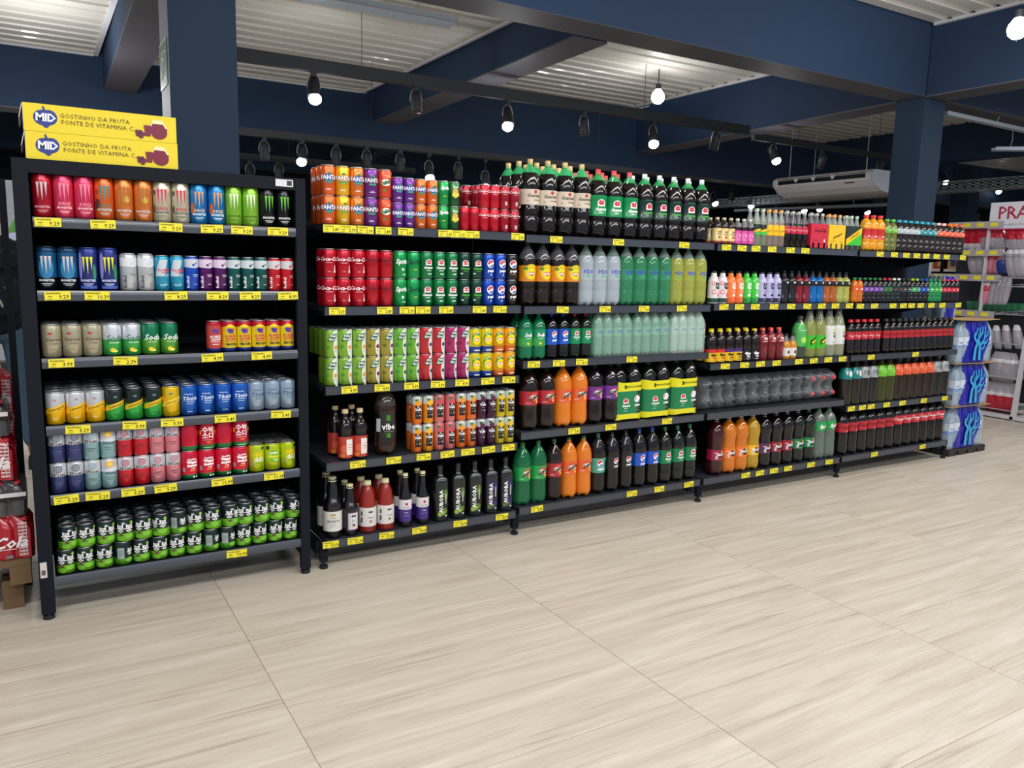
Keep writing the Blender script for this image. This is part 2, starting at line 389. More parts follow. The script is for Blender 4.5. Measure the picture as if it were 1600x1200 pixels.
# shelf names for labels
SN = {}
for i, w in enumerate(['top shelf', 'shelf two', 'shelf three', 'shelf four', 'shelf five', 'bottom shelf']): SN['C%d' % (i + 1)] = 'cabinet ' + w
for b, w in (('B2', 'first gondola'), ('B3', 'second gondola'), ('B4', 'third gondola'), ('B5', 'last gondola')):
    for i, q in enumerate(['top shelf', 'shelf two', 'middle shelf', 'shelf four', 'bottom shelf']): SN[b + str(i + 1)] = w + ' ' + q
def tg(k, px, pr=''): z, a, b, s = SH[k]; tags_on(s, YF - (.003 if k[0] == 'C' else 0), z, px, wide=1.0 if k[0] == 'C' else .88, prices=pr)
tg('C1', [75, 161, 267, 331, 378, 434], '9.29'); tg('C2', [90, 152, 275, 340, 391, 450], '9.29 10.39 8.29 8.29 8.29 8.99')
tg('C3', [96, 196, 332, 409], '3.99 2.79 4.99 4.99'); tg('C4', [122, 210, 269, 352, 439], '3.29 3.99 3.39 3.49 3.49')
tg('C5', [104, 153, 208, 259, 347, 428], '5.29 5.29 5.29 5.29 11.99 11.28'); tg('C6', [370], '10.99')
tg('B21', [518, 544, 571, 599, 634, 696, 716, 738, 809], '2.89 2.79 2.99 2.89 2.69 2.09 2.39 2.39 2.99')
tg('B22', [527, 601, 636, 661, 697, 749, 781], '3.59 2.89 3.79 3.79 2.69 2.89 4.39'); tg('B23', [546, 597, 643, 684, 722, 762, 795], '4.99 4.99 4.99 3.99 4.99 3.49 3.49')
tg('B24', [559, 615, 662, 699, 731, 763, 794], '13.90 10.90 3.99 3.99 3.99 3.99 3.99'); tg('B25', [517, 555, 604, 655, 719, 784], '23.50 21.00 22.00 19.00 18.79 18.90')
tg('B31', [869, 966, 1069], '5.39 8.79 8.39'); tg('B32', [879, 945, 1006, 1065], '7.49 7.99 7.99 7.29'); tg('B33', [834, 873, 909, 987], '4.79 4.59 4.19 2.99')
tg('B34', [897, 954, 1042], '5.49 5.49 12.90'); tg('B35', [839, 987, 1030, 1076], '5.49 6.99 7.49 8.29')
tg('B41', [1135, 1159, 1181, 1206, 1235, 1258], '4.79 2.79 7.39 7.39 3.29 3.29'); tg('B42', [1131, 1155, 1180, 1209, 1236, 1261, 1284, 1305, 1327], '10.99 10.99 10.99 8.29')
tg('B43', [1133, 1163, 1188, 1213, 1248, 1271, 1294, 1316], '3.89 5.49 2.89'); tg('B45', [1165, 1187, 1209, 1231, 1267, 1295], '5.49 9.29 7.89')
tg('B51', [1375, 1397, 1416, 1432, 1447, 1463, 1479, 1504], '3.49 2.99'); tg('B52', [1344, 1366, 1395, 1411, 1424, 1438, 1455, 1472, 1497], '2.99 3.29')
tg('B53', [1361, 1430], '4.29'); tg('B54', [1330, 1347, 1361, 1385, 1410, 1443, 1476], '5.29 4.99'); tg('B55', [1366, 1441], '9.99')

# ------------------------------------------------------------------ product models (millimetres for the print)
PROD = {}
SILV = '#c9ccd1'
def can(key, r, h, bands, print_, desc, name='soda_can', lid=SILV, k='can', neck=.10):
    def build():
        zb, zt = .035 * h, h * (1 - neck * .55)
        prof = [(r * .70, .001), (r * .80, 0), (r * .86, h * .012), (r, zb + h * .015)]
        cuts = [f for _, f in bands[:-1]]
        prof += [(r, h * f) for f in cuts if zb + h * .02 < h * f < zt - h * .02]
        prof += [(r, zt - h * .02), (r * .97, zt), (r * .84, h - .004)]
        def col(z):
            for c, f in bands:
                if z <= h * f + 1e-6: return c
            return bands[-1][0]
        body = MB().lathe(prof, lambda i: mat(col((prof[i][1] + prof[i + 1][1]) / 2), k), 24)
        lm = mat(lid, 'alu'); lp = [(r * .84, h - .004), (r * .86, h - .002), (r * .845, h), (r * .79, h - .001), (r * .77, h - .005), (r * .3, h - .0045)]
        li = MB().lathe(lp, lambda i: lm, 20)
        li.box(-.006, .006, -.012, .008, h - .0045, h - .003, lm)
        parts = [('body', body.mesh('body'), None), ('lid', li.mesh('lid'), None)]
        if print_:
            pr = decals(MB(), print_, r, 'ink'); parts.append(('label_print', pr.mesh('label_print'), None))
        return parts
    PROD[key] = dict(r=r, h=h, build=build, desc=desc, name=name, cat='can', me=None)
def bottle(key, r, h, shape, liquid, cap, desc, label=None, head=None, fill=.86, name='soda_bottle', k='pet', capr=None, lk='g', headk=None, flat=False, cat='bottle'):
    """label: (z0 frac, z1 frac, colour or bands, print)"""
    def build():
        sq = 0; lobe = 0
        if shape == 'pet':
            q = [(.50, .004), (.72, 0), (.93, .03), (.99, .065), (1, .10), (1, .24), (.975, .25), (1, .26), (1, .36), (.97, .375), (.97, .56), (1, .575), (1, .64), (.985, .68), (.90, .76), (.70, .83), (.46, .885), (.30, .915), (.26, .93), (.26, .955), (.22, .96)]; lobe = .07 * h
        elif shape == 'swirl':
            q = [(.50, .004), (.72, 0), (.93, .03), (.99, .065), (1, .10), (.99, .2), (.95, .30), (.95, .52), (1, .56), (1, .66), (.96, .72), (.84, .79), (.62, .855), (.38, .905), (.27, .93), (.27, .955), (.22, .96)]; lobe = .07 * h
        elif shape == 'waist':
            q = [(.50, .004), (.72, 0), (.93, .03), (1, .065), (1, .16), (.96, .22), (.94, .42), (.89, .50), (.87, .55), (.93, .62), (1, .68), (.99, .73), (.88, .80), (.64, .865), (.38, .91), (.27, .93), (.27, .955), (.22, .96)]; lobe = .07 * h
        elif shape == 'ribbed':
            q = [(.85, 0), (.98, .02)] + [(1 if i % 2 else .965, .05 + i * .035) for i in range(17)] + [(.93, .70), (.8, .77), (.55, .85), (.38, .9), (.33, .93), (.28, .95)]
        elif shape == 'small':
            q = [(.85, 0), (1, .025), (1, .30), (.97, .31), (.97, .60), (1, .61), (1, .66), (.92, .73), (.72, .80), (.46, .86), (.36, .89), (.36, .93), (.3, .94)]
        elif shape == 'sport':
            q = [(.85, 0), (1, .03), (1, .18), (.96, .2), (.96, .38), (.9, .44), (.96, .52), (1, .56), (1, .70), (.88, .76), (.56, .81), (.42, .84), (.42, .86)]
        elif shape == 'wide':
            q = [(.85, 0), (1, .03), (1, .64), (.97, .70), (.85, .77), (.62, .83), (.5, .86), (.5, .93), (.4, .94)]
        elif shape == 'wine':
            q = [(.9, 0), (1, .02), (1, .50), (.96, .56), (.80, .62), (.66, .66), (.62, .70), (.55, .82), (.42, .90), (.36, .93), (.42, .94), (.42, .965), (.36, .97)]
        elif shape == 'tom':
            q = [(.88, 0), (1, .03), (1, .44), (.93, .52), (.84, .60), (.82, .70), (.70, .80), (.50, .88), (.42, .91), (.42, .94), (.38, .95)]
        elif shape == 'slim':
            q = [(.88, 0), (1, .03), (1, .50), (.9, .58), (.66, .68), (.52, .76), (.46, .88), (.42, .93), (.46, .94), (.4, .96)]
        elif shape == 'square':
            q = [(.9, 0), (1, .02), (1, .70), (.93, .755), (.55, .80), (.36, .83), (.32, .90), (.36, .92), (.36, .96), (.34, .965)]; sq = 5
        elif shape == 'syrup':
            q = [(.88, 0), (1, .03), (1, .46), (.94, .50), (.94, .56), (.98, .60), (.96, .68), (.70, .76), (.44, .84), (.36, .90), (.36, .94), (.33, .95)]
        elif shape == 'long':
            q = [(.88, 0), (1, .03), (1, .50), (.95, .58), (.70, .72), (.45, .84), (.36, .90), (.36, .95), (.3, .96)]
        prof = [(a * r, b * h) for a, b in q]
        zf = fill * h; p2 = []
        for a, b in zip(prof, prof[1:]):
            p2.append(a)
            if a[1] < zf < b[1]: t = (zf - a[1]) / (b[1] - a[1]); p2.append((a[0] + (b[0] - a[0]) * t, zf))
        p2.append(prof[-1]); prof = p2
        ml = mat(liquid, k); mh = mat(head or liquid, headk or k)
        n = 24
        body = MB().lathe(prof, lambda i: ml if (prof[i][1] + prof[i + 1][1]) / 2 < zf else mh, n, lobe=lobe, sq=sq)
        cr = (capr or (.26 if shape in ('pet', 'swirl', 'waist') else .42)) * r; cz = h * (.935 if shape not in ('sport',) else .855)
        mc = mat(cap, 'p')
        capm = MB().lathe([(cr * 1.03, cz - .003), (cr * 1.06, cz - .003), (cr * 1.06, cz), (cr * 1.0, cz + .001), (cr, h - .002), (cr * .92, h), (cr * .3, h)] if shape != 'sport' else
            [(cr * 1.1, cz - .008), (cr * 1.1, cz + .006), (cr * .7, cz + .010), (cr * .55, cz + .022), (cr * .7, h - .008), (cr * .6, h), (cr * .2, h)], lambda i: mc, 16)
        parts = [('bottle_body', body.mesh('bottle_body'), None), ('cap', capm.mesh('cap'), None)]
        if label:
            z0, z1, cols, pr = label
            def rf(z):
                for a, b in zip(prof, prof[1:]):
                    if a[1] <= z <= b[1] and b[1] > a[1]: return a[0] + (b[0] - a[0]) * (z - a[1]) / (b[1] - a[1])
                return r
            lm = MB(); bands = cols if isinstance(cols, list) else [(cols, 1.0)]
            if sq or flat:
                if cols:
                    w = r * (.72 if sq else .8); c0 = bands[0][0]; lm.box(-w, w, -r * (.99 if sq else 1.0) - .0006, -r * .95, z0 * h, z1 * h, mat(c0, lk))
                decals(lm, pr, r * .995, flat=True, zoff=z0 * h)
            else:
                zs = sorted({z0 * h, z1 * h, *[z0 * h + (z1 - z0) * h * f for _, f in bands[:-1]], *[b for a, b in prof if z0 * h < b < z1 * h]})
                off = 1.012
                lp = [(rf(z) * off, z) for z in zs]
                def mf(i):
                    zc = (zs[i] + zs[i + 1]) / 2; f = (zc - z0 * h) / ((z1 - z0) * h)
                    for c, u in bands:
                        if f <= u: return mat(c, lk)
                    return mat(bands[-1][0], lk)
                o = len(lm.v); lm.lathe(lp, mf, 24); 
                for _ in range(2): lm.f.pop(); lm.m.pop(); lm.sm.pop()
                decals(lm, pr, r, 'ink', rf=lambda z: rf(z) * off, zoff=z0 * h)
            parts.append(('label', lm.mesh('label'), None))
        return parts
    PROD[key] = dict(r=r, h=h, build=build, desc=desc, name=name, cat=cat, me=None, sq=shape == 'square')
def spawn(key, loc, label, group, rz=0, rx=0):
    p = PROD[key]
    if p['me'] is None: p['me'] = p['build']()
    e = empty(p['name'], loc, label, p['cat'], group, rz)
    for n, me, l in p['me']: put(n, me, e)
    return e
RUNS = {}
def row(shelf, items, y0=YF + .018, label_place=None):
    """items: (product key, picture columns of the front ones, rows deep, tiers, options)"""
    z, x0, x1, s = SH[shelf]
    fr = []
    for it in items:
        key, pxs = it[0], it[1]; deep = it[2] if len(it) > 2 else 1; tiers = it[3] if len(it) > 3 else 1; opt = it[4] if len(it) > 4 else {}
        p = PROD[key]; r = p['r']
        for px in pxs:
            zz = z + p['h'] / 2; y = y0 + r + opt.get('dy', 0)
            x = xat(px, y, zz); d = math.hypot(x, y); c = y / d
            x -= (1 - c) * r / max(c, .4)
            fr.append([x, key, deep, tiers, opt])
    if not fr: return
    # neighbours never overlap: slim a crowded shelf slightly, then spread along it
    xl = fr[0][4].get('x0', x0); xr = fr[-1][4].get('x1', x1)
    grp = [f for f in fr if f[4].get('dy', 0) == 0]
    tot = sum(2 * PROD[f[1]]['r'] + .0008 for f in grp); sc = min(1, (xr - xl) / tot)
    if sc < .97: print('SLIM', shelf, round(sc, 3))
    rr = lambda f: PROD[f[1]]['r'] * sc
    for _ in range(300):
        for a, b in zip(grp, grp[1:]):
            need = rr(a) + rr(b) + .0006; g_ = b[0] - a[0]
            if g_ < need: m = (need - g_) / 2; a[0] -= m; b[0] += m
        grp[0][0] = max(grp[0][0], xl + rr(grp[0])); grp[-1][0] = min(grp[-1][0], xr - rr(grp[-1]))
    for a, b in zip(grp, grp[1:]): b[0] = max(b[0], a[0] + rr(a) + rr(b) + .0005)
    grp[-1][0] = min(grp[-1][0], xr - rr(grp[-1]))
    for a, b in list(zip(grp, grp[1:]))[::-1]: a[0] = min(a[0], b[0] - rr(a) - rr(b) - .0005)
    ov = 0
    for a, b in zip(fr, fr[1:]):
        if a[4].get('dy', 0) == b[4].get('dy', 0): ov = max(ov, rr(a) + rr(b) - (b[0] - a[0]))
    if ov > .002: print('OVERLAP', shelf, round(ov * 1000, 1), 'mm')
    cnt = {}
    for x, key, deep, tiers, opt in fr:
        p = PROD[key]; r = p['r'] * sc; k = cnt[key] = cnt.get(key, 0) + 1
        n = sum(1 for f in fr if f[1] == key)
        for d in range(deep):
            lim = s and 0
            y = y0 + r + opt.get('dy', 0) + d * (2 * r + .0015)
            if y + r > YF + .43: break
            for t in range(tiers):
                if t < opt.get('t0', 0) and d == 0: continue
                if d == 0 and t >= opt.get('front', tiers): continue
                if opt.get('backtop') and d > 0 and t < tiers - 1 and d < deep: pass
                if d > 0 and t < tiers - 1 and d >= opt.get('lowdeep', deep): continue
                ord_ = (', ' + ORD[k - 1] + ' from left') if n > 1 else ''
                lb = p['desc'] + ord_ + ((', upper tier' if t else ', lower tier') if tiers > 1 else '') + ('', ', second row', ', third row', ', fourth row', ', fifth row')[d] + ', ' + SN[shelf]
                if len(lb.replace(',', '').split()) > 16: lb = lb.replace(' from left', '')
                if len(lb.replace(',', '').split()) > 16: lb = lb.replace(' tier', '').replace(' shelf', '')
                if len(lb.replace(',', '').split()) > 16: print('LONG', lb)
                j = .0012
                en = spawn(key, (x + (random.uniform(-j, j) if d else 0), y, z + t * (p['h'] + .0004)), lb, opt.get('group', p['cat'] + 's on the ' + SN[shelf]),
                      rz=random.uniform(-.11, .11) - (.13 if shelf[0] == 'B' else .02) if not opt.get('rz') else opt['rz'] + random.uniform(-.05, .05))
                if sc < 1: en.scale = (sc, sc, 1)
# ------------------------------------------------------------------ catalogue of cans
def claws(c, z=78, s=1.0, x0=0):
    out = []
    for dx, ln in ((-13, 58), (0, 66), (13, 50)):
        x = x0 + dx * s; L_ = ln * s
        out += [P([(x - 5 * s, z + 50 * s), (x + 5.5 * s, z + 50 * s), (x + 4 * s, z + 42 * s), (x - 3 * s, z + 40 * s)], c),
                P([(x - 3 * s, z + 41 * s), (x + 4 * s, z + 42 * s), (x + 2.4 * s, z + 50 * s - L_ * .6), (x - 1.2 * s, z + 50 * s - L_ * .55)], c),
                P([(x - 1.2 * s, z + 50 * s - L_ * .55), (x + 2.4 * s, z + 50 * s - L_ * .6), (x + 1.2 * s, z + 50 * s - L_)], c)]
    return out
def mon(key, base, cl, w1, c1, w2c, desc, extra=(), lid='#6a5a52'):
    pr = list(extra) + claws(cl, 72)
    if w1: pr.append(T(w1, 0, 50, 15, c1, 0, .03, sp=1.1))
    pr.append(T('MONSTER', 0, 36, 11, w2c, 0, .04, sp=1.05)); pr.append(R(0, 24, 34, 2.2, w2c)); pr.append(R(0, 19, 22, 1.6, w2c))
    bands = base if isinstance(base, list) else [(base, 1.0)]
    can(key, .033, .157, bands, pr, desc, 'energy_drink_can', lid, neck=.09)
mon('m_red', '#b3152b', '#c9c2c6', '', '', '#d8a0a8', 'deep red tall can with silver claw marks')
mon('m_pink', '#e23a62', '#e58aa0', 'JUICE', '#f09ab0', '#f3c0cc', 'pink tall can with pale claw marks', lid='#8d3a4c')
mon('m_orteal', '#e8662a', '#1f8a84', 'JUICE', '#128a78', '#9fd8d0', 'orange tall can with teal claw marks', extra=(E(-26, 55, 12, 20, '#5a2a20'), E(-28, 100, 9, 9, '#a8431f')))
mon('m_oran', '#dd7f35', '#a8682a', '', '', '#c8ccd8', 'amber orange tall can with brown claw marks', extra=(E(8, 78, 12, 12, '#c9a62c'),))
mon('m_cream', '#cfc7ad', '#d3304f', 'JUICE', '#c02245', '#5b7078', 'cream tall can with red claw marks', extra=(E(-30, 110, 7, 10, '#5a4a44'), E(-31, 50, 6, 14, '#5a4a44')))
mon('m_blue', '#1c7fc0', '#e39a5a', 'JUICE', '#f0c8a0', '#dfe8f0', 'bright blue tall can with orange claw marks', extra=(E(28, 70, 8, 22, '#2a4a9a'), E(-27, 60, 9, 22, '#b8603a')))
mon('m_lime', '#8cc63a', '#e8f3d8', '', '', '#3f6a1a', 'lime green tall can with white claw marks', extra=(E(-24, 60, 7, 30, '#6aa82a'),))
mon('m_black', '#101418', '#6cc62c', '', '', '#e6e6e6', 'black tall can with green claw marks', lid='#222222')
mon('m_zero', [('#0d1520', .30), ('#1d5f8e', .86), ('#123a5c', 1)], '#d0c6c4', '', '', '#e0e4ea', 'dark blue and black tall can with silver claws', extra=(E(0, 80, 26, 38, '#2a78a8'),), lid='#3a4a5a')
mon('m_vr', '#26357f', '#e4e31e', '', '', '#cfd8f4', 'indigo tall can with yellow claw marks', extra=(E(-26, 90, 8, 50, '#8f86d8'), E(24, 66, 7, 30, '#2c8a5a'), R(2, 12, 60, 10, '#4a63b8')), lid='#5a6ab8')
def rb(key, base, top, tcol, desc, diag=None, vert=True, r=.0265, h=.135):
    pr = []
    if diag: pr += [P([(-30, 55), (4, 55), (20, 118), (-12, 118)], diag), T('RedBull', 3, 78, 15, '#d4213a', .2, .03), R(4, 68, 18, 3, '#d4213a'), R(0, 22, 26, 2.5, '#e8f0f4')]
    else: pr += [P([(-40, 92), (-10, 98), (14, 88), (40, 96), (40, 122), (-40, 122)], top), E(6, 100, 6, 5, base), E(16, 106, 4, 3, base)]
    if vert: pr.append(T('RedBull', -16, 34, 15, tcol, 0, .03, rot=PI / 2))
    pr += [R(14, 62, 22, 2, tcol), R(14, 56, 18, 1.4, tcol), R(12, 26, 12, 1.4, tcol)]
    can(key, r, h, [(base, 1)], pr, desc, 'energy_drink_can')
rb('r_white', '#c5c9ce', '#d9dce0', '#4a4f55', 'matte silver white slim can', r=.030, h=.140)
rb('r_sf', '#2f9fc4', '#d9dce0', '#c8d8e4', 'light blue and silver slim can', diag='#c2cdd4', vert=False)
rb('r_blue', '#2052c4', '#c8ccd4', '#d8e0f4', 'royal blue slim can with silver shoulder')
rb('r_purple', '#5a1a66', '#d7c8dc', '#f0e8f4', 'dark purple slim can with silver shoulder')
rb('r_teal', '#155a58', '#c8d0d4', '#e8f0f0', 'dark teal slim can with silver shoulder')
rb('r_red', '#cf1f2c', '#c8ccd0', '#f4e4e4', 'red slim can with silver shoulder')
can('antar', .033, .122, [('#b4ae92', 1)], [T('Guaraná', 2, 66, 17, '#5a4a3a', .3), T('Cream', 4, 52, 12, '#6a5a4a', .3), R(-8, 88, 14, 8, '#b23a30'), R(0, 30, 18, 1.5, '#7a6a54')], 'cream beige can with brown script')
can('soda_w', .033, .122, [('#3fae52', .50), ('#d5dadf', 1)], [T('Soda', 2, 66, 31, '#2a6a4a', .3, .02), T('Limonada', 2, 50, 9, '#e8f4e8', .3), E(-4, 22, 9, 8, '#e8d020'), E(4, 18, 10, 5, '#f0e868')], 'white and green lemon can')
can('soda_g', .033, .122, [('#5aa83a', .50), ('#0e7a50', 1)], [T('Soda', 2, 66, 31, '#f0f4f0', .3, .02), T('Limonada', 2, 50, 9, '#d8f0d0', .3), E(-4, 22, 9, 8, '#e8d020'), E(4, 18, 10, 5, '#f0e868')], 'dark green lemon can')
fh = lambda c, t, tail: [E(2, 84, 12, 11, '#c8304a'), E(0, 84, 10, 7, '#2c3fa0'), P([(-14, 88), (-2, 82), (-4, 96)], '#2c3fa0'), P([(6, 86), (16, 96), (12, 84)], '#2c3fa0'), P([(2, 80), (14, 70), (8, 82)], '#2c3fa0'), T('FLYING', 0, 62, 13, t, .2, .04, rot=.08), T('HORSE', 3, 51, 13, t, .2, .04, rot=.08), R(0, 42, 38, 2.5, t)] + tail
can('fh_red', .029, .125, [('#2a3a8c', .13), ('#d9504a', .86), ('#c01c34', 1)], fh('', '#f0e8e8', [R(0, 32, 26, 3, '#f0d0d0')]), 'red can with blue winged emblem', 'energy_drink_can')
can('fh_yel', .029, .125, [('#2a3a8c', .13), ('#f2d82a', .80), ('#c01c34', 1)], [P([(-24, 99), (24, 99), (0, 112)], '#f2d82a')] + fh('', '#c8304a', [T('FRUTAS', 4, 30, 12, '#1a1a1a', 0, .05)]), 'yellow can with blue winged emblem', 'energy_drink_can')
sch = lambda c, bg: [P([(-60, 50), (60, 76), (60, 96), (-60, 58)], c)]
def schw(key, bot, top, dg, tc, desc): can(key, .033, .122, [(bot, .52), (top, 1)], [P([(-50, 34), (50, 66), (50, 84), (-50, 52)], dg), T('Schweppes', 4, 60, 14, tc, .15, .02, rot=.31), E(0, 92, 7, 4, '#b88a8a' if top == '#d3d5d8' else '#6a7a74'), R(0, 24, 16, 2, top)], desc)
schw('sch_w', '#f0bc12', '#d3d5d8', '#f0bc12', '#2a2a1a', 'yellow and white tonic can')
schw('sch_g', '#35b34a', '#1d2a26', '#e8c020', '#1a1a1a', 'black and green citrus tonic can')
schw('sch_y', '#eec414', '#eec414', '#f4d040', '#6a4a10', 'plain yellow tonic can')
def ton(key, a, t, desc): can(key, .033, .122, [(a, 1)], [T('Tônica', 2, 68, 22, t, .25, .02, rot=.05), T('Antarctica', -4, 86, 8, t, .2), R(4, 56, 34, 2, t), R(2, 48, 26, 1.6, t), R(0, 16, 20, 2, t)], desc)
ton('ton_b', '#1a5fc0', '#e0ecf8', 'blue tonic can with white script'); ton('ton_s', '#9fb4c8', '#33507a', 'silver blue tonic can with dark script')
dk = '#101a4a'
can('ton_dark', .033, .122, [(dk, 1)], [], 'dark navy can')
def ww(key, base, dots, desc, top='#d6d8dc', orange=False):
    pr = []
    if orange: pr += [P([(-50, 70), (50, 88), (50, 66), (-50, 66)], top), E(0, 96, 15, 12, '#e8b030'), E(0, 96, 10, 8, '#f4d070'), T('Water', 2, 60, 16, '#2a4a54', .3)]
    else:
        pr += [E(math.cos(a) * q, 94 + math.sin(a) * q, 1.9, 1.9, dots) for q, n in ((4, 5), (9, 9), (13, 13)) for a in [2 * PI * k / n for k in range(n)]]
        pr += [T('Wewi', -2, 72, 19, '#2a2a33', .3, 0)]
    pr += [R(0, 44, 30, 1.8, '#3a3a44' if key != 'ww_navy' else '#6a72a0'), R(0, 36, 22, 1.4, '#3a3a44' if key != 'ww_navy' else '#6a72a0')]
    can(key, .0285, .117, [(base, .56), (top, 1)], pr, desc)
ww('ww_navy', '#3a4478', '#2c3058', 'navy and white sleek can with dot rosette'); ww('ww_teal', '#8fb4ba', '#8ab0b8', 'pale teal and white sleek can')
ww('ww_orange', '#8fb8bc', '#e8b030', 'pale teal sleek can with orange slice', orange=True); ww('ww_red', '#cf2230', '#c01f38', 'red and white sleek can with dot rosette'); ww('ww_pink', '#e08a98', '#c86a80', 'pink and white sleek can with dot rosette')
can('wmelon', .033, .116, [('#1c7a3e', .17), ('#d81a3c', 1)], [T('Sparkling', 8, 82, 10, '#f4f0f0', 0, .04), T('Water', 8, 70, 16, '#ffffff', 0, .06), T('melon', 8, 57, 16, '#ffffff', 0, .06), T('soda', 10, 45, 9, '#f4e0e0', 0, .04), R(8, 36, 22, 4, '#e8902a'), R(-26, 40, 11, 18, '#8a98a0'), E(24, 10, 4, 4, '#d8e8d8'), E(12, 10, 4, 4, '#d8e8d8')], 'red watermelon soda can with green base')
can('wmelon_k', .033, .116, [('#1c7a3e', .17), ('#cf1a38', 1)], [T('수박', 0, 79, 27, '#ffffff', 0, .015), T('소다', 0, 55, 27, '#ffffff', 0, .015), R(0, 40, 42, 1.5, '#f0d0d0'), R(2, 31, 16, 4, '#e8902a'), E(-32, 70, 4, 10, '#e8a030'), E(34, 70, 5, 10, '#e8a030'), R(0, 9, 36, 3, '#a8d0b0')], 'red watermelon soda can with large white characters')
can('melon_k', .033, .116, [('#c3d81c', 1)], [T('메론', 4, 72, 22, '#f0c810', 0, .03), T('소다', 8, 51, 22, '#f8faf4', 0, .03), R(8, 39, 28, 3, '#5a9a2a'), R(-24, 38, 9, 22, '#8a9080'), E(26, 100, 8, 7, '#3a3a38')], 'lime yellow melon soda can')
can('melon_e', .033, .116, [('#c3d81c', 1)], [E(4, 62, 24, 26, '#6fb82a'), T('Sparkling', 4, 76, 10, '#ffffff', 0, .05), T('Melon', 4, 60, 17, '#f0e030', 0, .07), T('Soda', 12, 46, 9, '#ffffff', 0, .04), E(-22, 98, 9, 9, '#33382a')], 'lime yellow melon soda can with green badge')
bong = [T('봉봉', 0, 52, 36, '#f4f6f4', 0, .018), E(-4, 75, 7, 4, '#c8d0c8'), E(-14, 28, 7, 6, '#6a3a4a'), E(14, 24, 16, 10, '#7cc23a'), E(-16, 15, 16, 9, '#6ab02a'), E(26, 76, 6, 6, '#9ac83a')]
can('bong', .0335, .092, [('#76c02c', .38), ('#1c2b2c', 1)], bong, 'squat green and black grape juice can', 'juice_can')
can('bong_b', .0335, .092, [('#5aa82a', .30), ('#1c2b2c', 1)], [R(-14, 48, 26, 44, '#9aa8a4'), R(-14, 48, 20, 1.5, '#333333'), R(-14, 56, 20, 1.5, '#333333'), R(-14, 40, 20, 1.5, '#333333'), T('봉', 22, 50, 30, '#f4f6f4', 0, .018), E(18, 20, 14, 9, '#7cc23a')], 'squat grape juice can turned to its printed panel', 'juice_can')
# ---- gondola cans
def fanta(key, base, desc, r=.033, h=.122, txt='#ffffff', globe='#2a4fb0', leaf='#2c8a3a', ink='#1c2a6a', tall=True):
    s = r / .033
    can(key, r, h, [(base, 1)], [E(2 * s, 66 * h / .122, 21 * s, 20 * s, globe), E(4 * s, 88 * h / .122, 9 * s, 5 * s, leaf), R(2 * s, 53 * h / .122, 34 * s, 7 * s, '#3a9a5a'), T('FANTA', 3 * s, 69 * h / .122, 25 * s, ink, 0, .08), T('FANTA', 3 * s, 69.5 * h / .122, 24.5 * s, txt, 0, .03), R(0, 20 * h / .122, 26 * s, 1.5, '#ffffff'), R(0, 24 * h / .122, 16 * s, 1.2, '#ffffff')], desc, lid='#d0d2d6')
fanta('f_or', '#e4622a', 'bright orange can with blue fruit logo'); fanta('f_mar', '#e8b51a', 'yellow can with dark fruit logo', globe='#d89a10', ink='#1a1a1a'); fanta('f_or2', '#e0762a', 'deep orange can with blue fruit logo')
fanta('f_uva', '#6a2f8c', 'purple can with white fruit logo', globe='#4a2070', ink='#241038')
fanta('f_uvas', '#6a3092', 'small purple can with fruit logo', .0285, .108, globe='#3a5ac0'); fanta('f_ors', '#e4702e', 'small orange can with fruit logo', .0285, .108)
can('suk', .033, .122, [('#dc4a2a', 1)], [E(0, 66, 23, 15, '#e8f0e0'), T('Sukita', 0, 66, 21, '#1c5a2a', .2, .07, rot=.25), E(-8, 34, 7, 6, '#2c8a3a'), E(10, 92, 10, 6, '#f0a050')], 'red orange can with green slanted logo')
can('spr_s', .0285, .108, [('#0f9a4c', 1)], [T('Sprite', 4, 76, 21, '#ffffff', .2, .05), R(0, 40, 18, 3, '#c8d820')], 'small green can with white script')
can('kuat', .0285, .108, [('#1c5a30', .5), ('#2a6a38', 1)], [E(0, 56, 16, 22, '#d0b050'), T('Kuat', 2, 50, 20, '#f0e040', .2, .07), T('Kuat', 0, 84, 14, '#d0e8d0', .2, .05)], 'small dark green and gold can')
cola = lambda tc, s=1, z=66: [T('Coca-Cola', 3 * s, z, 21.5 * s, tc, .35, .02), R(0, z - 14 * s, 28 * s, 1.2, tc)]
can('ck_mini', .0265, .110, [('#c4142c', 1)], cola('#4a0a12', .72, 78), 'slim plain red can with dark script', 'cola_can')
can('ck_s', .0285, .108, [('#c81830', 1)], cola('#ffffff', .86, 76), 'small red can with white script', 'cola_can'); can('ck_cr', .0285, .108, [('#a5182c', 1)], cola('#f4e8e8', .86, 80) + [R(4, 26, 13, 18, '#b8b4b4')], 'small dark red can with barcode panel', 'cola_can')
can('ck', .033, .122, [('#bf1029', 1)], cola('#ffffff', 1.1, 78) + [P([(22, 28), (24, 52), (28, 52), (30, 28)], '#e8d0d4'), E(26, 26, 6, 6, '#e8e0e0'), R(0, 26, 14, 2, '#e8b0b8')], 'red cola can with white script', 'cola_can')
can('ckz', .033, .122, [('#bd1128', 1)], cola('#3a060e', 1.1, 78), 'red cola can with dark script', 'cola_can')
can('spr', .033, .122, [('#109a4e', 1)], [T('Sprite', 6, 74, 29, '#ffffff', .2, .03), E(6, 40, 6, 6, '#e8f4e8'), R(12, 18, 16, 4, '#d8f0d8')], 'green lemon can with white script')
can('sprz', .033, .122, [('#129c52', 1)], [T('Sprite', 6, 74, 29, '#0a3a20', .2, .03), R(6, 40, 18, 3, '#c8d820')], 'green lemon can with black script')
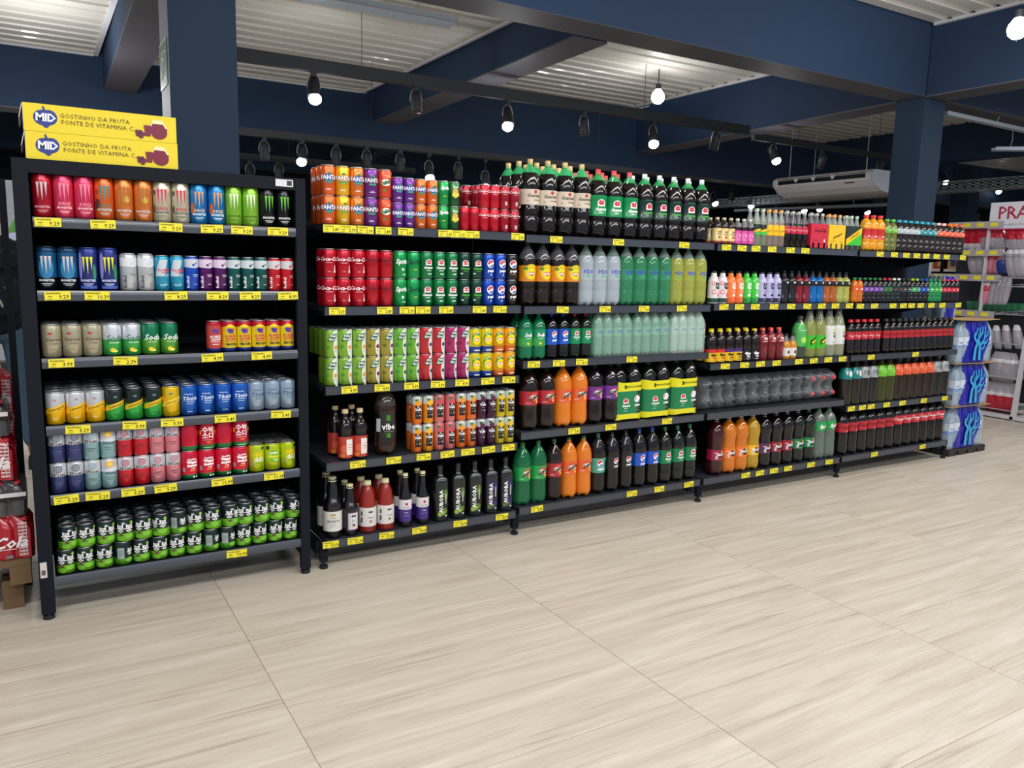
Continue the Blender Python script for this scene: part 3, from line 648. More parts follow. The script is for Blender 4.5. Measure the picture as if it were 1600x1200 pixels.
def guar(base, wt='#ffffff', g2=None, s=1.15, z=74):
    return [E(4, z, 15 * s, 12 * s, '#f4ece8'), E(4, z + 1, 11 * s, 9 * s, '#c8203c'), P([(-2, z - 2), (10, z - 2), (4, z - 12 * s)], '#c8203c'), R(4, z + 2, 3, 7, '#f0d0d0'), R(4, z - 9 * s, 30 * s, 4.5 * s, '#f4ece8'), T('Guaraná', 4, z - 21 * s, 13 * s, wt, .3, .04), R(4, z - 32 * s, 20 * s, 2, wt)]
can('gua', .033, .122, [('#0c7a44', 1)], guar('') + [R(8, 22, 20, 5, '#c8e8d0')], 'green can with red fruit emblem'); can('guz', .033, .122, [('#0f3f30', 1)], guar('', '#58b840') + [R(-16, 26, 12, 6, '#c8d8d0')], 'blackish can with red fruit emblem')
def pep(z=74, s=1.25, tw='#ffffff', x=5): return [E(x, z, 16 * s, 16 * s, '#ffffff'), P([(x - 14.5 * s, z), (x - 10 * s, z + 10 * s), (x, z + 15 * s), (x + 10 * s, z + 10 * s), (x + 12 * s, z + 5 * s), (x, z + 3 * s), (x - 9 * s, z - 5 * s)], '#d01f36'), P([(x - 8 * s, z - 11 * s), (x + 0, z - 6 * s), (x + 13 * s, z - 1 * s), (x + 13 * s, z - 5 * s), (x + 7 * s, z - 12 * s), (x, z - 14.5 * s)], '#1f48a8'), T('pepsi', x + 2, z - 26 * s, 14 * s, tw, 0, .05)]
can('pep', .033, .122, [('#1247b4', 1)], pep() + [R(6, 22, 10, 7, '#9ab4e0')], 'royal blue cola can with round logo', 'cola_can'); can('pepb', .033, .122, [('#1d1c20', 1)], pep() + [R(6, 26, 26, 3, '#8a8a90')], 'black cola can with round logo', 'cola_can')
def feel(key, a, b, fruit, desc): can(key, .033, .122, [(a, 1)], [E(32, 44, 24, 48, '#dde1de'), E(30, 100, 26, 22, '#dde1de'), P([(-18, 70), (24, 74), (30, 104), (-4, 101)], '#115a3a'), T('Feel', 7, 94, 15, '#ffffff', .2, .03), T('Good', 5, 80, 15, '#ffffff', .2, .03), E(-18, 46, 10, 8, b), E(22, 44, 10, 9, fruit), R(20, 26, 14, 2, '#7a8a80')], desc, 'iced_tea_can')
feel('fg_o', '#86b83a', '#4a8a2a', '#e09a4a', 'green and white tea can'); feel('fg_g', '#a89a3a', '#5a6a20', '#7a2a4a', 'gold and white tea can with dark fruit'); feel('fg_m', '#72b838', '#3a8a3a', '#2a6a3a', 'leaf green tea can')
feel('fg_r', '#c82e34', '#a8323a', '#4a3a6a', 'red and white tea can with berries'); feel('fg_p', '#b02a68', '#7a1a4a', '#b05a7a', 'magenta and white tea can with fruit')
def lip(key, a, b, desc): can(key, .033, .118, [(a, .25), (b, 1)], [E(0, 68, 24, 28, '#3f8a2e'), E(2, 62, 21, 23, '#f4dc20'), E(2, 62, 18, 9, '#c01f2c'), T('Lipton', 2, 62, 12, '#ffffff', 0, .05), T('ICE TEA', 0, 92, 9, '#e8f0d0', .2, .04, rot=.5), R(4, 12, 30, 5, '#e8e4d0')], desc, 'iced_tea_can')
lip('lip_l', '#1f48a4', '#d8c61c', 'yellow and blue iced tea can'); lip('lip_p', '#e07028', '#e8a81c', 'yellow and orange iced tea can')
def valle(key, base, top, fruit, desc, dark='#181618', leaf='#3a7a2a'): can(key, .0265, .133, [(base, .70), (top, 1)], [E(4, 100, 15, 12, fruit), E(-6, 114, 8, 6, leaf), P([(-12, 26), (18, 26), (18, 92), (3, 82), (-12, 92)], dark), T('Valle', 4, 70, 18, '#ffffff', 0, .03), T('Del', 2, 81, 7, '#ffffff', 0, .03), R(4, 56, 20, 1.5, '#a8a090'), E(-3, 42, 3.6, 3.6, '#7a7468'), E(11, 42, 3.6, 3.6, '#d8d4c8')], desc, 'juice_can')
valle('v_or', '#e8742a', '#d8dad4', '#e89a2a', 'slim orange and white nectar can'); valle('v_ma', '#e8a01c', '#d8dad4', '#f0b828', 'slim mango yellow nectar can'); valle('v_pk', '#dc7a7c', '#d8787a', '#c8505a', 'slim pink guava nectar can', leaf='#2f7a4a')
valle('v_uv', '#42163a', '#c8ccc8', '#5a1f4a', 'slim dark purple grape nectar can', dark='#2a1028', leaf='#1f5a3a'); valle('v_ye', '#d8c228', '#d8dcc8', '#e8b828', 'slim lemon yellow nectar can')

# ---- rows of cans
row('C1', [('m_red', [63], 2), ('m_pink', [94, 128]), ('m_orteal', [158]), ('m_oran', [187, 218]), ('m_cream', [249, 279]), ('m_blue', [306, 335]), ('m_lime', [363, 390]), ('m_black', [415, 442])])
row('C2', [('m_zero', [69, 101]), ('m_vr', [133, 166]), ('r_white', [206, 234]), ('r_sf', [257, 279]), ('r_blue', [302]), ('r_purple', [326, 348]), ('r_teal', [371, 391, 413]), ('r_red', [432, 453])])
row('C3', [('antar', [76, 102, 130], 3), ('soda_w', [158, 189], 5), ('soda_g', [221, 250], 5), ('fh_red', [334]), ('fh_yel', [359, 381, 404, 426, 448], 2)])
row('C4', [('sch_w', [86, 117, 148], 5), ('sch_g', [178, 209, 239], 5), ('sch_y', [268]), ('ton_b', [297, 324, 351, 377], 5), ('ton_s', [405, 430, 455], 5)])
for i, d in enumerate((1, 2, 3)):
    spawn('ton_dark', (xat(268, YF + .05, .8), YF + .051 + d * .0675, SH['C4'][0]), 'dark navy can behind the yellow tonic can, %s row, cabinet shelf four' % ORD[i + 1], 'cans on the cabinet shelf four')
row('C5', [('ww_navy', [91, 115], 1, 2), ('ww_teal', [142], 1, 2), ('ww_orange', [168], 1, 2), ('ww_red', [195, 220], 1, 2), ('ww_pink', [245, 269], 1, 2)] +
    [('wmelon', [295, 323, 349, 375]), ('melon_k', [400]), ('melon_e', [425]), ('melon_k', [448])])
for i, px in enumerate((295, 323, 349, 375)):
    spawn('wmelon_k', (xat(px, YF + .05, .66) , YF + .051, SH['C5'][0] + .1164), PROD['wmelon_k']['desc'] + ', %s from left, upper tier' % ORD[i], 'cans on the cabinet shelf five', rz=(2.2 if i in (0, 2) else 0))
zt = SH['C5'][0]
cv = MB(); xa, xb = xat(388, YF + .05, zt + .116), .925
for k in range(12):
    x0_ = xa + (xb - xa) * k / 12; x1_ = xa + (xb - xa) * (k + 1) / 12; za, zb = [zt + .1185 + .003 * math.sin(q * 2.1) for q in (k, k + 1)]
    cv.add([(x0_, YF + .03, za), (x1_, YF + .03, zb), (x1_, YF + .30, zb + .004), (x0_, YF + .30, za + .004)], [(0, 1, 2, 3)], mat('#9a9d9c', 'film'))
tag(put('pack_film', cv), 'clear plastic film stretched over the lime melon soda cans', 'film')
xs = [105, 134, 165, 195, 224, 252, 279, 306, 333, 359, 383, 409, 433, 457]
row('C6', [('bong' if i not in (3, 8, 9) else 'bong_b', [x]) for i, x in enumerate(xs)], label_place=1)
zt = SH['C6'][0]
for t in (0, 1):
    for d in range(3):
        if t == 0 and d > 0: continue
        for i, px in enumerate(xs):
            if t == 0: continue
            x = xat(px, YF + .052, zt + .14)
            key = 'bong_b' if (d == 0 and i == 6) else 'bong'
            spawn(key, (x, YF + .0525 + d * .0685, zt + .0924 * t), 'squat green and black juice can, %s from left, %supper tier' % (ORD[i], ('', 'second row, ', 'third row, ')[d]), 'cans on the cabinet bottom shelf', rz=random.uniform(-.5, .5) if key == 'bong' else -.3)
row('B21', [('f_or', [506], 3, 2), ('f_mar', [531], 1, 2), ('f_or2', [554], 1, 2), ('f_uva', [578], 1, 2), ('suk', [601], 1, 2), ('f_uvas', [619, 637], 1, 2), ('f_ors', [656, 675], 2, 2), ('spr_s', [694], 1, 2), ('kuat', [712], 1, 2),
    ('ck_mini', [729, 744], 1, 1), ('ck_s', [762, 779], 2, 2), ('ck_cr', [795, 811], 2, 2)])
for i, px in enumerate((727, 739)):
    for t in (0, 1): spawn('ck_cr', (xat(px, YF + .15, 1.6), YF + .145, SH['B21'][0] + t * .1084), 'small dark red can behind the slim cans, %s, %s tier' % (ORD[i], ('lower', 'upper')[t]), 'cans on the first gondola top shelf')
row('B22', [('ck', [512, 537, 560], 2, 2, ), ('ckz', [581, 603], 1, 2), ('spr', [626], 1, 2), ('sprz', [647], 1, 2), ('gua', [668, 688, 707], 1, 2), ('guz', [728, 748], 1, 2), ('pep', [768, 787], 1, 2), ('pepb', [805], 1, 2)])
row('B23', [('fg_o', [518, 540, 563], 4, 2, {'lowdeep': 2}), ('fg_g', [585, 608], 3, 2, {'lowdeep': 1}), ('fg_m', [629, 649], 3, 2, {'lowdeep': 1}), ('fg_r', [670, 689], 3, 2, {'lowdeep': 1}), ('fg_p', [709, 728], 3, 2, {'lowdeep': 1}), ('lip_l', [746, 764], 2, 2, {'lowdeep': 1}), ('lip_p', [782, 800], 2, 2, {'lowdeep': 1})])
row('B24', [('v_or', [651], 2, 2), ('v_ma', [669], 2, 2, {'lowdeep': 1}), ('v_pk', [686, 703], 2, 2, {'lowdeep': 1}), ('v_or', [720, 737], 2, 2, {'lowdeep': 1}), ('v_uv', [752, 768], 2, 2, {'lowdeep': 1}), ('v_ye', [783, 799], 2, 2, {'lowdeep': 1})])
# ------------------------------------------------------------------ bottles
DK = '#0c0a0c'
bottle('syrup', .034, .225, 'syrup', '#160f10', '#c8b088', 'dark syrup bottle with red fruit label', (.05, .47, '#b83a30', [E(-10, 40, 16, 18, '#d86040'), E(-18, 12, 12, 9, '#d8802a'), E(10, 78, 12, 10, '#5a8a30'), R(16, 48, 32, 70, '#e8e2dc'), R(16, 60, 16, 2, '#555555'), R(16, 48, 20, 3, '#8a3a3a'), R(16, 38, 16, 1.6, '#666666')]), name='syrup_bottle', capr=.42)
bottle('vibe', .051, .330, 'pet', '#2a1710', '#2a6a30', 'large dark energy drink bottle', (.22, .62, '#101214', [T('v!be', 4, 62, 38, '#f4f4f4', 0, .03)] + [R(x, 104, 2.4, 26, '#58b030') for x in (-6, -1, 4, 9)] + [R(x, 24, 2.4, 20, '#58b030') for x in (-6, -1, 4, 9)] + [R(-46, 70, 22, 60, '#b8bcc0'), R(4, 42, 44, 3, '#888888')]), fill=.70, head='#3a3430')
bottle('wine1', .042, .275, 'wine', '#0c0c0e', '#cfc49a', 'large black juice bottle with white arched label', (.12, .45, '#d9d6d0', [T('Casa', 0, 62, 13, '#8a7a4a', .3, .01), T('LEGADO', 0, 46, 15, '#3a3a3a', 0, .02), E(0, 76, 14, 5, '#b0a05a'), R(0, 32, 26, 2, '#888888'), R(0, 22, 34, 1.5, '#999999')]), name='juice_bottle', k='g')
bottle('wine2', .036, .232, 'wine', '#100c14', '#d8cfa0', 'black juice bottle with violet edged label', (.10, .48, None, []), name='juice_bottle', k='g')
bottle('wine2', .036, .232, 'wine', '#100c14', '#d8cfa0', 'black juice bottle with violet edged label', (.10, .49, '#141018', [R(6, 44, 58, 84, '#6a2a5a'), R(7, 44, 50, 76, '#d8d4d4'), R(7, 68, 22, 8, '#2a2a3a'), T('Suco', 8, 46, 11, '#2a2a4a', .2, .01), E(7, 26, 7, 7, '#7a4a3a')]), name='juice_bottle', k='g')
bottle('tomato', .041, .236, 'tom', '#8e2318', '#cfc49a', 'red tomato juice bottle with white label', (.13, .50, '#d4d2ce', [R(-42, 40, 2, 80, '#222222'), R(-36, 60, 8, 20, '#3a3a3a'), R(-36, 30, 8, 24, '#4a4a4a'), R(6, 68, 20, 7, '#333333'), T('Tomate', 6, 42, 9, '#5a3a3a', 0, .01), E(6, 24, 6, 6, '#b0604a')]), name='juice_bottle', k='g', fill=.9)
bottle('flora', .031, .252, 'slim', '#0d0b10', '#d8cfa0', 'slim black juice bottle with violet label', (.10, .52, [('#3c2478', .56), ('#d8d6d8', 1.0)], [E(2, 86, 7, 7, '#c03040'), T('FLORA', 2, 68, 10, '#4a4a4a', 0, .01), T('UVA', 0, 44, 10, '#c8b8e8', 0, .03), R(0, 30, 26, 1.6, '#a898d0')]), name='juice_bottle', k='g')
def aurora(key, a, b, desc): bottle(key, .036, .272, 'square', '#15181a', '#101012', desc, (.08, .64, '#0f1c14' if key == 'aur_g' else '#1c1838', [E(12, 30, 13, 14, a), E(-12, 16, 12, 12, b), E(16, 110, 10, 26, a), E(4, 20, 10, 10, b), T('AURORA', -6, 78, 27, '#f0f0f0', 0, .03, rot=PI / 2), R(17, 90, 4, 50, '#c8c8c8'), E(18, 6, 4, 4, '#e0e8e0')]), name='juice_bottle', k='g')
aurora('aur_g', '#5a7a30', '#8aa84a', 'square black bottle with green grape label'); aurora('aur_p', '#3a2a6a', '#5a6a3a', 'square black bottle with violet grape label')
# soft drink bottles
G = '#2fae62'
bottle('gcream', .051, .362, 'pet', '#0f0a0a', '#cbb07a', 'tall dark bottle with cream label', (.40, .60, '#d9cbb8', [E(10, 60, 9, 9, '#c03a3a'), T('Guaraná', 4, 42, 23, '#2a1a1a', .2, .02), T('Cream', 20, 22, 16, '#5a3a3a', .3, .01), E(-30, 16, 6, 6, '#b8a890')]), head='#3fc47a', fill=.82, headk='clr')
bottle('gred', .051, .345, 'pet', '#0f0a0a', '#d8404c', 'tall dark bottle with red cap', (.32, .62, '#0b8a4c', guar('', s=1.5, z=66)), head='#2fae62', fill=.84, headk='clr')
bottle('gwht', .051, .345, 'pet', '#0f0a0a', '#e4e8ea', 'tall dark bottle with white cap', (.32, .60, '#12302a', guar('', '#50b84a', s=1.5, z=64) + [R(0, 98, 50, 2, '#3a9a4a')]), head='#2fae62', fill=.84, headk='clr')
bottle('icetea', .046, .318, 'pet', '#1d120e', '#2a2a2a', 'brown tea bottle with yellow label', (.38, .62, '#e08a20', [E(8, 46, 40, 38, '#d8c420'), E(8, 38, 26, 26, '#e8dc30'), E(8, 38, 22, 11, '#c0202c'), T('Lipton', 8, 38, 15, '#ffffff', 0, .04), E(-24, 62, 12, 8, '#5a8a30')]), fill=.72, head='#4a4a50')
def h2(key, liq, desc, r=.046, h=.318, cap='#3a8a4a', lb='#8fd0b0'): bottle(key, r, h, 'pet', liq, cap, desc, (.42, .60, None or lb, [T('H2O', 6, 40, 30 * r / .046, '#3a4ac0', 0, .03), R(6, 20, 26, 5, '#3fae8a'), R(6, 12, 26, 3, '#3fae5a')]), fill=.80, head='#8aa098', k='clr', lk='clr', headk='clr')
h2('h2w', '#c6d3dc', 'cloudy white water bottle', lb='#c8d8dc'); h2('h2g', '#3f9a6c', 'translucent green flavoured water bottle', lb='#4aa880'); h2('h2y', '#bcc25a', 'cloudy yellow flavoured water bottle', lb='#c0c850')
bottle('sodag', .044, .232, 'pet', '#0d6a44', '#1a8a50', 'green lemonade bottle with green cap', (.30, .66, [('#3a9a48', .5), ('#0f8a5a', 1.0)], [T('Soda', 4, 56, 26, '#ffffff', .3, .03), R(4, 40, 30, 3, '#d8f0d8'), E(0, 14, 7, 6, '#e8d820')]), fill=.99, k='pet')
bottle('pepm', .040, .232, 'pet', DK, '#1f5ac0', 'cola bottle with blue label and blue cap', (.32, .66, '#1550b8', pep(52, 1.1)))
bottle('guam', .040, .232, 'pet', '#101a12', '#c83048', 'guarana bottle with green label and red cap', (.32, .66, '#0b8250', guar('', s=1.0, z=56)))
bottle('h2s', .0325, .241, 'pet', '#7ab898', '#3a7a5a', 'pale green water bottle in film', (.44, .62, '#8fd0b4', [T('H2O', 4, 26, 17, '#3a4ac0', 0, .05), R(4, 12, 20, 4, '#2f9a6a')]), fill=.95, k='clr', lk='clr', name='water_bottle')
bottle('h2s2', .0325, .241, 'pet', '#a4cdb8', '#8fb8a0', 'very pale green water bottle in film', (.44, .62, '#b0dcc8', [T('H2O', 4, 26, 17, '#3a5ac0', 0, .05)]), fill=.95, k='clr', lk='clr', name='water_bottle')
def suk(key, liq, lb, desc, fr='#d84a3a', cap='#2a6a30', k='pet'): bottle(key, .051, .325, 'swirl', liq, cap, desc, (.40, .62, lb, [E(9, 44, 24, 22, fr), E(9, 40, 30, 13, '#f0f4e8'), T('Sukita', 9, 40, 26, '#123a1c', .2, .06, rot=.3), R(-26, 12, 26, 2, '#e8e8e0'), E(26, 18, 9, 8, '#e8c030')]), fill=.80, k=k, head=liq)
suk('suk_r', '#1a0e0c', '#b01f34', 'dark soft drink bottle with red label'); suk('suk_o', '#d8761c', '#e0622a', 'orange soft drink bottle with orange label'); suk('suk_p', '#150d14', '#6a2a8a', 'dark soft drink bottle with purple label', '#b0307a'); suk('suk_g', '#1c7a4a', '#1a9a48', 'green soft drink bottle with bright green label', '#c84a3a', k='clr')
bottle('gua2', .051, .325, 'pet', '#101410', '#1a7a44', 'dark guarana bottle with green label', (.36, .60, '#0b7a48', guar('', s=1.2, z=52)))
bottle('pep2', .051, .330, 'swirl', DK, '#1f5ac0', 'dark cola bottle with blue label', (.38, .60, '#1450c0', pep(44, 1.2)), fill=.8, head='#2a2a2c')
bottle('pepk', .051, .330, 'swirl', DK, '#222222', 'dark cola bottle with black label', (.38, .60, '#16151a', pep(48, 1.1)), fill=.8, head='#2a2a2c')
bottle('pept', .051, .330, 'swirl', DK, '#3a7a6a', 'dark cola bottle with teal green label', (.36, .60, '#4aa08a', pep(52, 1.2, x=-4) + [T('TWIST', 8, 18, 14, '#e8f0ff', 0, .05), R(0, 78, 90, 2, '#a8d060')]), fill=.8, head='#2a2a2c')
def fan(key, liq, lb, desc, cap='#c8c8c8', head=None): bottle(key, .051, .345, 'waist', liq, cap, desc, (.27, .45, lb, [E(13, 34, 21, 22, '#1c1c2a'), E(17, 50, 10, 7, '#e88a2a'), T('FANTA', 13, 33, 22, '#ffffff', 0, .03), R(-22, 18, 14, 22, '#c0c8d0'), R(-26, 44, 22, 3, '#f0e0d0')]), fill=.84, head=head or liq)
fan('fan_gr', '#3a1018', '#a01f48', 'wine red soft drink bottle with magenta label'); fan('fan_o', '#c8701c', '#e8752a', 'orange soft drink bottle with fruit logo'); fan('fan_y', '#b08a1c', '#e8b81c', 'golden soft drink bottle with yellow label')
fan('fan_u', '#130d12', '#5a2458', 'dark soft drink bottle with plum label'); fan('fan_ur', '#130d10', '#9a1c34', 'dark soft drink bottle with crimson label'); fan('fan_g', '#101812', '#148048', 'dark guarana bottle with bright green label')
bottle('sprb', .051, .335, 'waist', '#7a8a80', '#1a9a50', 'clear lemon drink bottle with green label', (.56, .74, '#149a4a', [T('Sprite', 10, 30, 34, '#ffffff', .2, .04), R(24, 8, 20, 3, '#d8d820')]), fill=.82, k='clr', head='#a8b0ac', headk='clr')
bottle('kola2', .051, .314, 'waist', DK, '#b81f2c', 'large cola bottle with white script', (.52, .72, '#c21a30', cola('#ffffff', 1.35, 36)), fill=.86, head='#1a1515')
bottle('kola2z', .051, .314, 'waist', DK, '#1a1a1a', 'large cola bottle with dark script', (.50, .70, '#b3142a', cola('#4a0812', 1.35, 36) + [E(20, 6, 8, 4, '#e8d8d8')]), fill=.86, head='#1a1515')
# small bottles
bottle('malt', .0265, .150, 'small', '#241410', '#c8bc98', 'small brown bottle with cream label', (.06, .60, [('#9a3a30', .12), ('#e0cc88', 1.0)], [T('CAFÉ', 4, 58, 13, '#3a2418', 0, .05), T('GOLD', 4, 46, 11, '#3a2418', 0, .05), E(4, 30, 9, 7, '#b02a2a')]), name='mixer_bottle', fill=.7)
bottle('pinkb', .0255, .150, 'small', '#241018', '#d0ccc8', 'small dark bottle with bright pink label', (.05, .55, '#d04a9c', [E(6, 46, 9, 6, '#e8a8cc'), R(0, 20, 26, 2, '#e8b8d8')]), name='mixer_bottle', fill=.7, head='#6a6a70')
def mix(key, liq, lb, pr, desc, cap, r=.0255, h=.215, head='#aab4ae', hk='clr'): bottle(key, r, h, 'long', liq, cap, desc, (.30 if key != 'mixk' else .38, .58, lb, pr), name='mixer_bottle', fill=.66, k='clr' if key != 'mixk' else 'pet', head=head, headk=hk)
mix('mixg', '#9aa48a', '#1c2a22', [P([(-50, 8), (50, 30), (50, 46), (-50, 20)], '#e8c020'), P([(-50, 0), (50, 0), (50, 28), (-50, 7)], '#3fc050')], 'clear citrus mixer bottle', '#b8c8b8')
mix('mixy', '#a8948a', '#eec012', [T('Schweppes', 6, 30, 13, '#6a4a10', .1, .01, rot=.3)], 'clear tonic bottle with yellow label', '#e0a860')
mix('mixk', '#120d0d', '#c0203c', cola('#f0b0b8', .7, 22), 'small dark cola bottle with red label', '#b8b8b8', head='#7a7a80')
def jun(key, a, b, tc, desc): bottle(key, .034, .186, 'wide', a, '#1c1c20', desc, (.04, .86, [(b, .16), (a, 1.0)], [T('JUN', 8, 104, 22, tc, 0, .08), T('GLE', 8, 84, 22, tc, 0, .08), R(8, 66, 34, 2.4, tc), R(8, 60, 28, 2.4, tc), E(4, 42, 12, 9, tc), R(10, 14, 26, 3, '#c8d0d0')]), name='juice_bottle')
bottle('jun1', .034, .186, 'wide', '#e0dcdc', '#1c1c20', 'white juice bottle with pink patterned sleeve', (.04, .86, [('#1f4a3a', .16), ('#e2dcdc', 1.0)], [E(-24, 110, 12, 12, '#e05a6a'), E(-24, 110, 8, 8, '#e2dcdc'), E(18, 130, 10, 8, '#e05a6a'), E(-18, 60, 14, 14, '#e05a6a'), E(-18, 60, 9, 9, '#e2dcdc'), E(18, 44, 12, 12, '#e05a6a'), T('JUN', 10, 104, 22, '#2a2a2a', 0, .08), T('GLE', 10, 84, 22, '#2a2a2a', 0, .08)]), name='juice_bottle')
jun('jun2', '#f07a34', '#e8602a', '#f4e8e0', 'orange sleeved juice bottle'); jun('jun3', '#3fc03c', '#1f8a3a', '#e8f4e0', 'bright green sleeved juice bottle'); jun('jun4', '#b8b4dc', '#2a2a4a', '#2a2a3a', 'lavender sleeved juice bottle')
def spo(key, liq, lb, desc): bottle(key, .034, .195, 'sport', liq, '#2a2c30', desc, (.54, .70, lb, [R(8, 22, 22, 7, '#d8dcdc'), R(8, 14, 10, 3, '#d8dcdc')]), name='sports_drink_bottle', fill=.9)
spo('sp_k', '#1c1c20', '#101014', 'black sports drink bottle'); spo('sp_w', '#7a1828', '#241014', 'wine red sports drink bottle'); spo('sp_b', '#0f62a8', '#10202c', 'blue sports drink bottle'); spo('sp_o', '#a85a28', '#2a1a14', 'orange brown sports drink bottle'); spo('sp_y', '#a4a850', '#1c2418', 'yellow green sports drink bottle')
def gua(key, tb, tc, desc, low='#e8c01c'): bottle(key, .036, .192, 'wide', '#17100f', '#e0c41c', desc, (.04, .42, [(low, .72), (tb, 1.0)], [T('Guara', 8, 40, 22, '#1a1410' if low != '#17161a' else '#f0f0f0', 0, .07), T('Viton', 12, 22, 18, tc, 0, .05), R(6, 8, 34, 3, tc)]), name='guarana_bottle')
gua('gv_r', '#c8302c', '#c8302c', 'yellow capped bottle with red label'); gua('gv_p', '#4a2a7a', '#6a4a30', 'yellow capped bottle with violet label'); gua('gv_k', '#17161a', '#e8e8e8', 'yellow capped bottle with black label', '#17161a')
bottle('redj', .036, .195, 'wide', '#6a1220', '#e0552c', 'dark red juice bottle with orange cap', (.55, .80, '#8a2430', [T('Vita', 4, 24, 20, '#f0e8e8', .2, .05), R(4, 8, 40, 4, '#e8d8d8'), E(4, -40, 14, 18, '#8a2a3a')]), name='juice_bottle')
bottle('minio', .030, .155, 'long', '#c8862a', '#1c1c1c', 'small orange juice bottle with white label', (.12, .44, '#e0dcd4', [R(6, 24, 16, 18, '#222222')]), name='juice_bottle', fill=.7, head='#9a9a9c', headk='clr')
bottle('limebox', .046, .262, 'ribbed', '#3f4a40', '#2a3a2a', 'large clear bottle with lime green label', (.28, .84, '#4fb05a', [E(10, 40, 26, 20, '#a8d850'), E(10, 40, 20, 15, '#c8e880'), R(0, 100, 50, 4, '#c8e8c0')]), fill=.9)
bottle('cit2', .048, .318, 'long', '#a8b060', '#3a3a3a', 'tall citrus bottle with green label', (.18, .44, '#3fb82c', [P([(-20, 20), (40, 50), (40, 84), (-20, 50)], '#1c2018'), P([(-10, 30), (40, 54), (40, 70), (-10, 44)], '#e8cc20')]), fill=.72, k='clr', head='#8a9078', headk='clr')
bottle('milk2', .048, .318, 'long', '#b4bc98', '#3a3a3a', 'tall pale bottle with white label', (.24, .62, '#d8dad8', [E(14, 84, 14, 22, '#c8d088'), R(20, 62, 22, 34, '#1c2a24'), T('M', 20, 66, 18, '#e8f0e8', 0, .05), R(16, 14, 30, 4, '#8a90b0')]), fill=.80, k='clr', head='#8a8f88', headk='clr')
def mini(key, liq, lb, cap, desc, tc='#ffffff', pr=None, h=.166, r=.0285, k='pet', z=(.46, .64)): bottle(key, r, h, 'waist' if 'k' in key else 'pet', liq, cap, desc, (*z, lb, pr if pr is not None else [R(4, 16, 22, 8, tc)]), name='small_soda_bottle', k=k, capr=.46)
mini('s_or', '#c86a1c', '#e0602a', '#1f7a4a', 'small orange soda bottle with green cap'); mini('s_uv', '#1c1218', '#7a4aa8', '#1f7a4a', 'small dark soda bottle with violet label', '#c8b0e0')
mini('s_gr', '#12201a', '#157a48', '#c82c40', 'small guarana bottle with red cap', '#d85060'); mini('s_gw', '#12201a', '#1c3a30', '#d8dcdc', 'small guarana bottle with white cap', '#c85060'); mini('s_kk', '#151215', '#3a3c40', '#26282c', 'small dark cola bottle with black cap', '#c8c8cc')
mini('s_pt', '#151215', '#4aa070', '#a8c820', 'small cola bottle with lime cap', '#d8e8c0'); mini('s_pb', '#151215', '#1a50b8', '#1f50b0', 'small cola bottle with blue cap', '#e8c0c8'); mini('s_sg', '#127a44', '#3fb04a', '#1a8a50', 'small green lemonade bottle'); mini('s_kr', '#151010', '#c83040', '#c82838', 'small cola bottle with red cap', '#f0c8cc')
mini('j_or', '#e09a1c', '#c8302c', '#d8303c', 'orange juice bottle with red cap', '#f4e8d8', h=.232, r=.036, z=(.34, .62)); mini('t_gr', '#6a7030', '#6ab03a', '#5ab83a', 'iced tea bottle with green cap', '#c8e0a0', h=.215, r=.032, z=(.58, .74))
mini('t_sv', '#241a18', '#a8b4bc', '#2f9ab0', 'dark iced tea bottle with grey label', '#d8e0e4', h=.215, r=.032, z=(.58, .74)); mini('t_te', '#241a18', '#1f8a94', '#2f9ab0', 'dark iced tea bottle with teal label', '#c8e8ec', h=.215, r=.032, z=(.58, .74))
mini('t_og', '#241a18', '#d8542a', '#e8502c', 'dark iced tea bottle with orange cap', '#f4c8b0', h=.215, r=.032, z=(.58, .74)); mini('t_ow', '#241a18', '#d8542a', '#e8c0c0', 'dark iced tea bottle with pale cap', '#f4c8b0', h=.215, r=.032, z=(.58, .74))
mini('k_r', '#150f0f', '#c0202f', '#d03040', 'small cola bottle with white script', '#ffffff', cola('#f4e8e8', .75, 24), h=.232, r=.034, z=(.44, .66)); mini('k_z', '#150f0f', '#b01c28', '#26262a', 'small cola bottle with dark script', '#5a1018', cola('#5a1018', .75, 24), h=.232, r=.034, z=(.44, .66))
def tea(key, lb, liq, desc, tc='#e8e8e4', cap='#3a3a3a'): bottle(key, .046, .305, 'ribbed', liq, cap, desc, (.58, .82, lb, [E(10, 36, 16, 20, tc), R(-20, 40, 14, 20, tc)] if tc else []), name='iced_tea_bottle', k='pet')
tea('lt_te', '#157a78', '#1f1a16', 'large iced tea bottle with teal label'); tea('lt_sv', '#9a9ea0', '#1c1c1c', 'large iced tea bottle with grey label', '#5a5e60'); tea('lt_gr', '#6ab82c', '#343c12', 'large iced tea bottle with lime label', '#8ad04a'); tea('lt_or', '#d8542a', '#241812', 'large iced tea bottle with orange label', '#e8845a')

# ---- rows of bottles
bt = lambda n: n
row('B24', [('syrup', [540, 563]), ('vibe', [603])])
for i, px in enumerate((530, 556)):
    spawn('syrup', (xat(px, YF + .10, .58), YF + .155, SH['B24'][0]), 'dark syrup bottle standing behind, %s from left, first gondola' % ORD[i], 'bottles on the first gondola shelf four')
row('B25', [('wine1', [512], 2), ('wine2', [545], 2), ('tomato', [575, 603], 2), ('flora', [634, 661], 2), ('aur_g', [688, 716, 742], 1), ('aur_p', [767, 792], 1)])
row('B31', [('gcream', [833, 858, 883, 908], 4), ('gred', [930, 955, 980], 3), ('gwht', [1006, 1028, 1051, 1073, 1094], 2)])
row('B32', [('icetea', [825, 847, 870, 894]), ('h2w', [914, 936, 958]), ('h2g', [979, 997, 1016, 1035]), ('h2y', [1055, 1075, 1095])])
def bare(key):              # bottle parts for use inside a wrapped pack
    p = PROD[key]
    if p['me'] is None: p['me'] = p['build']()
    return p['me']
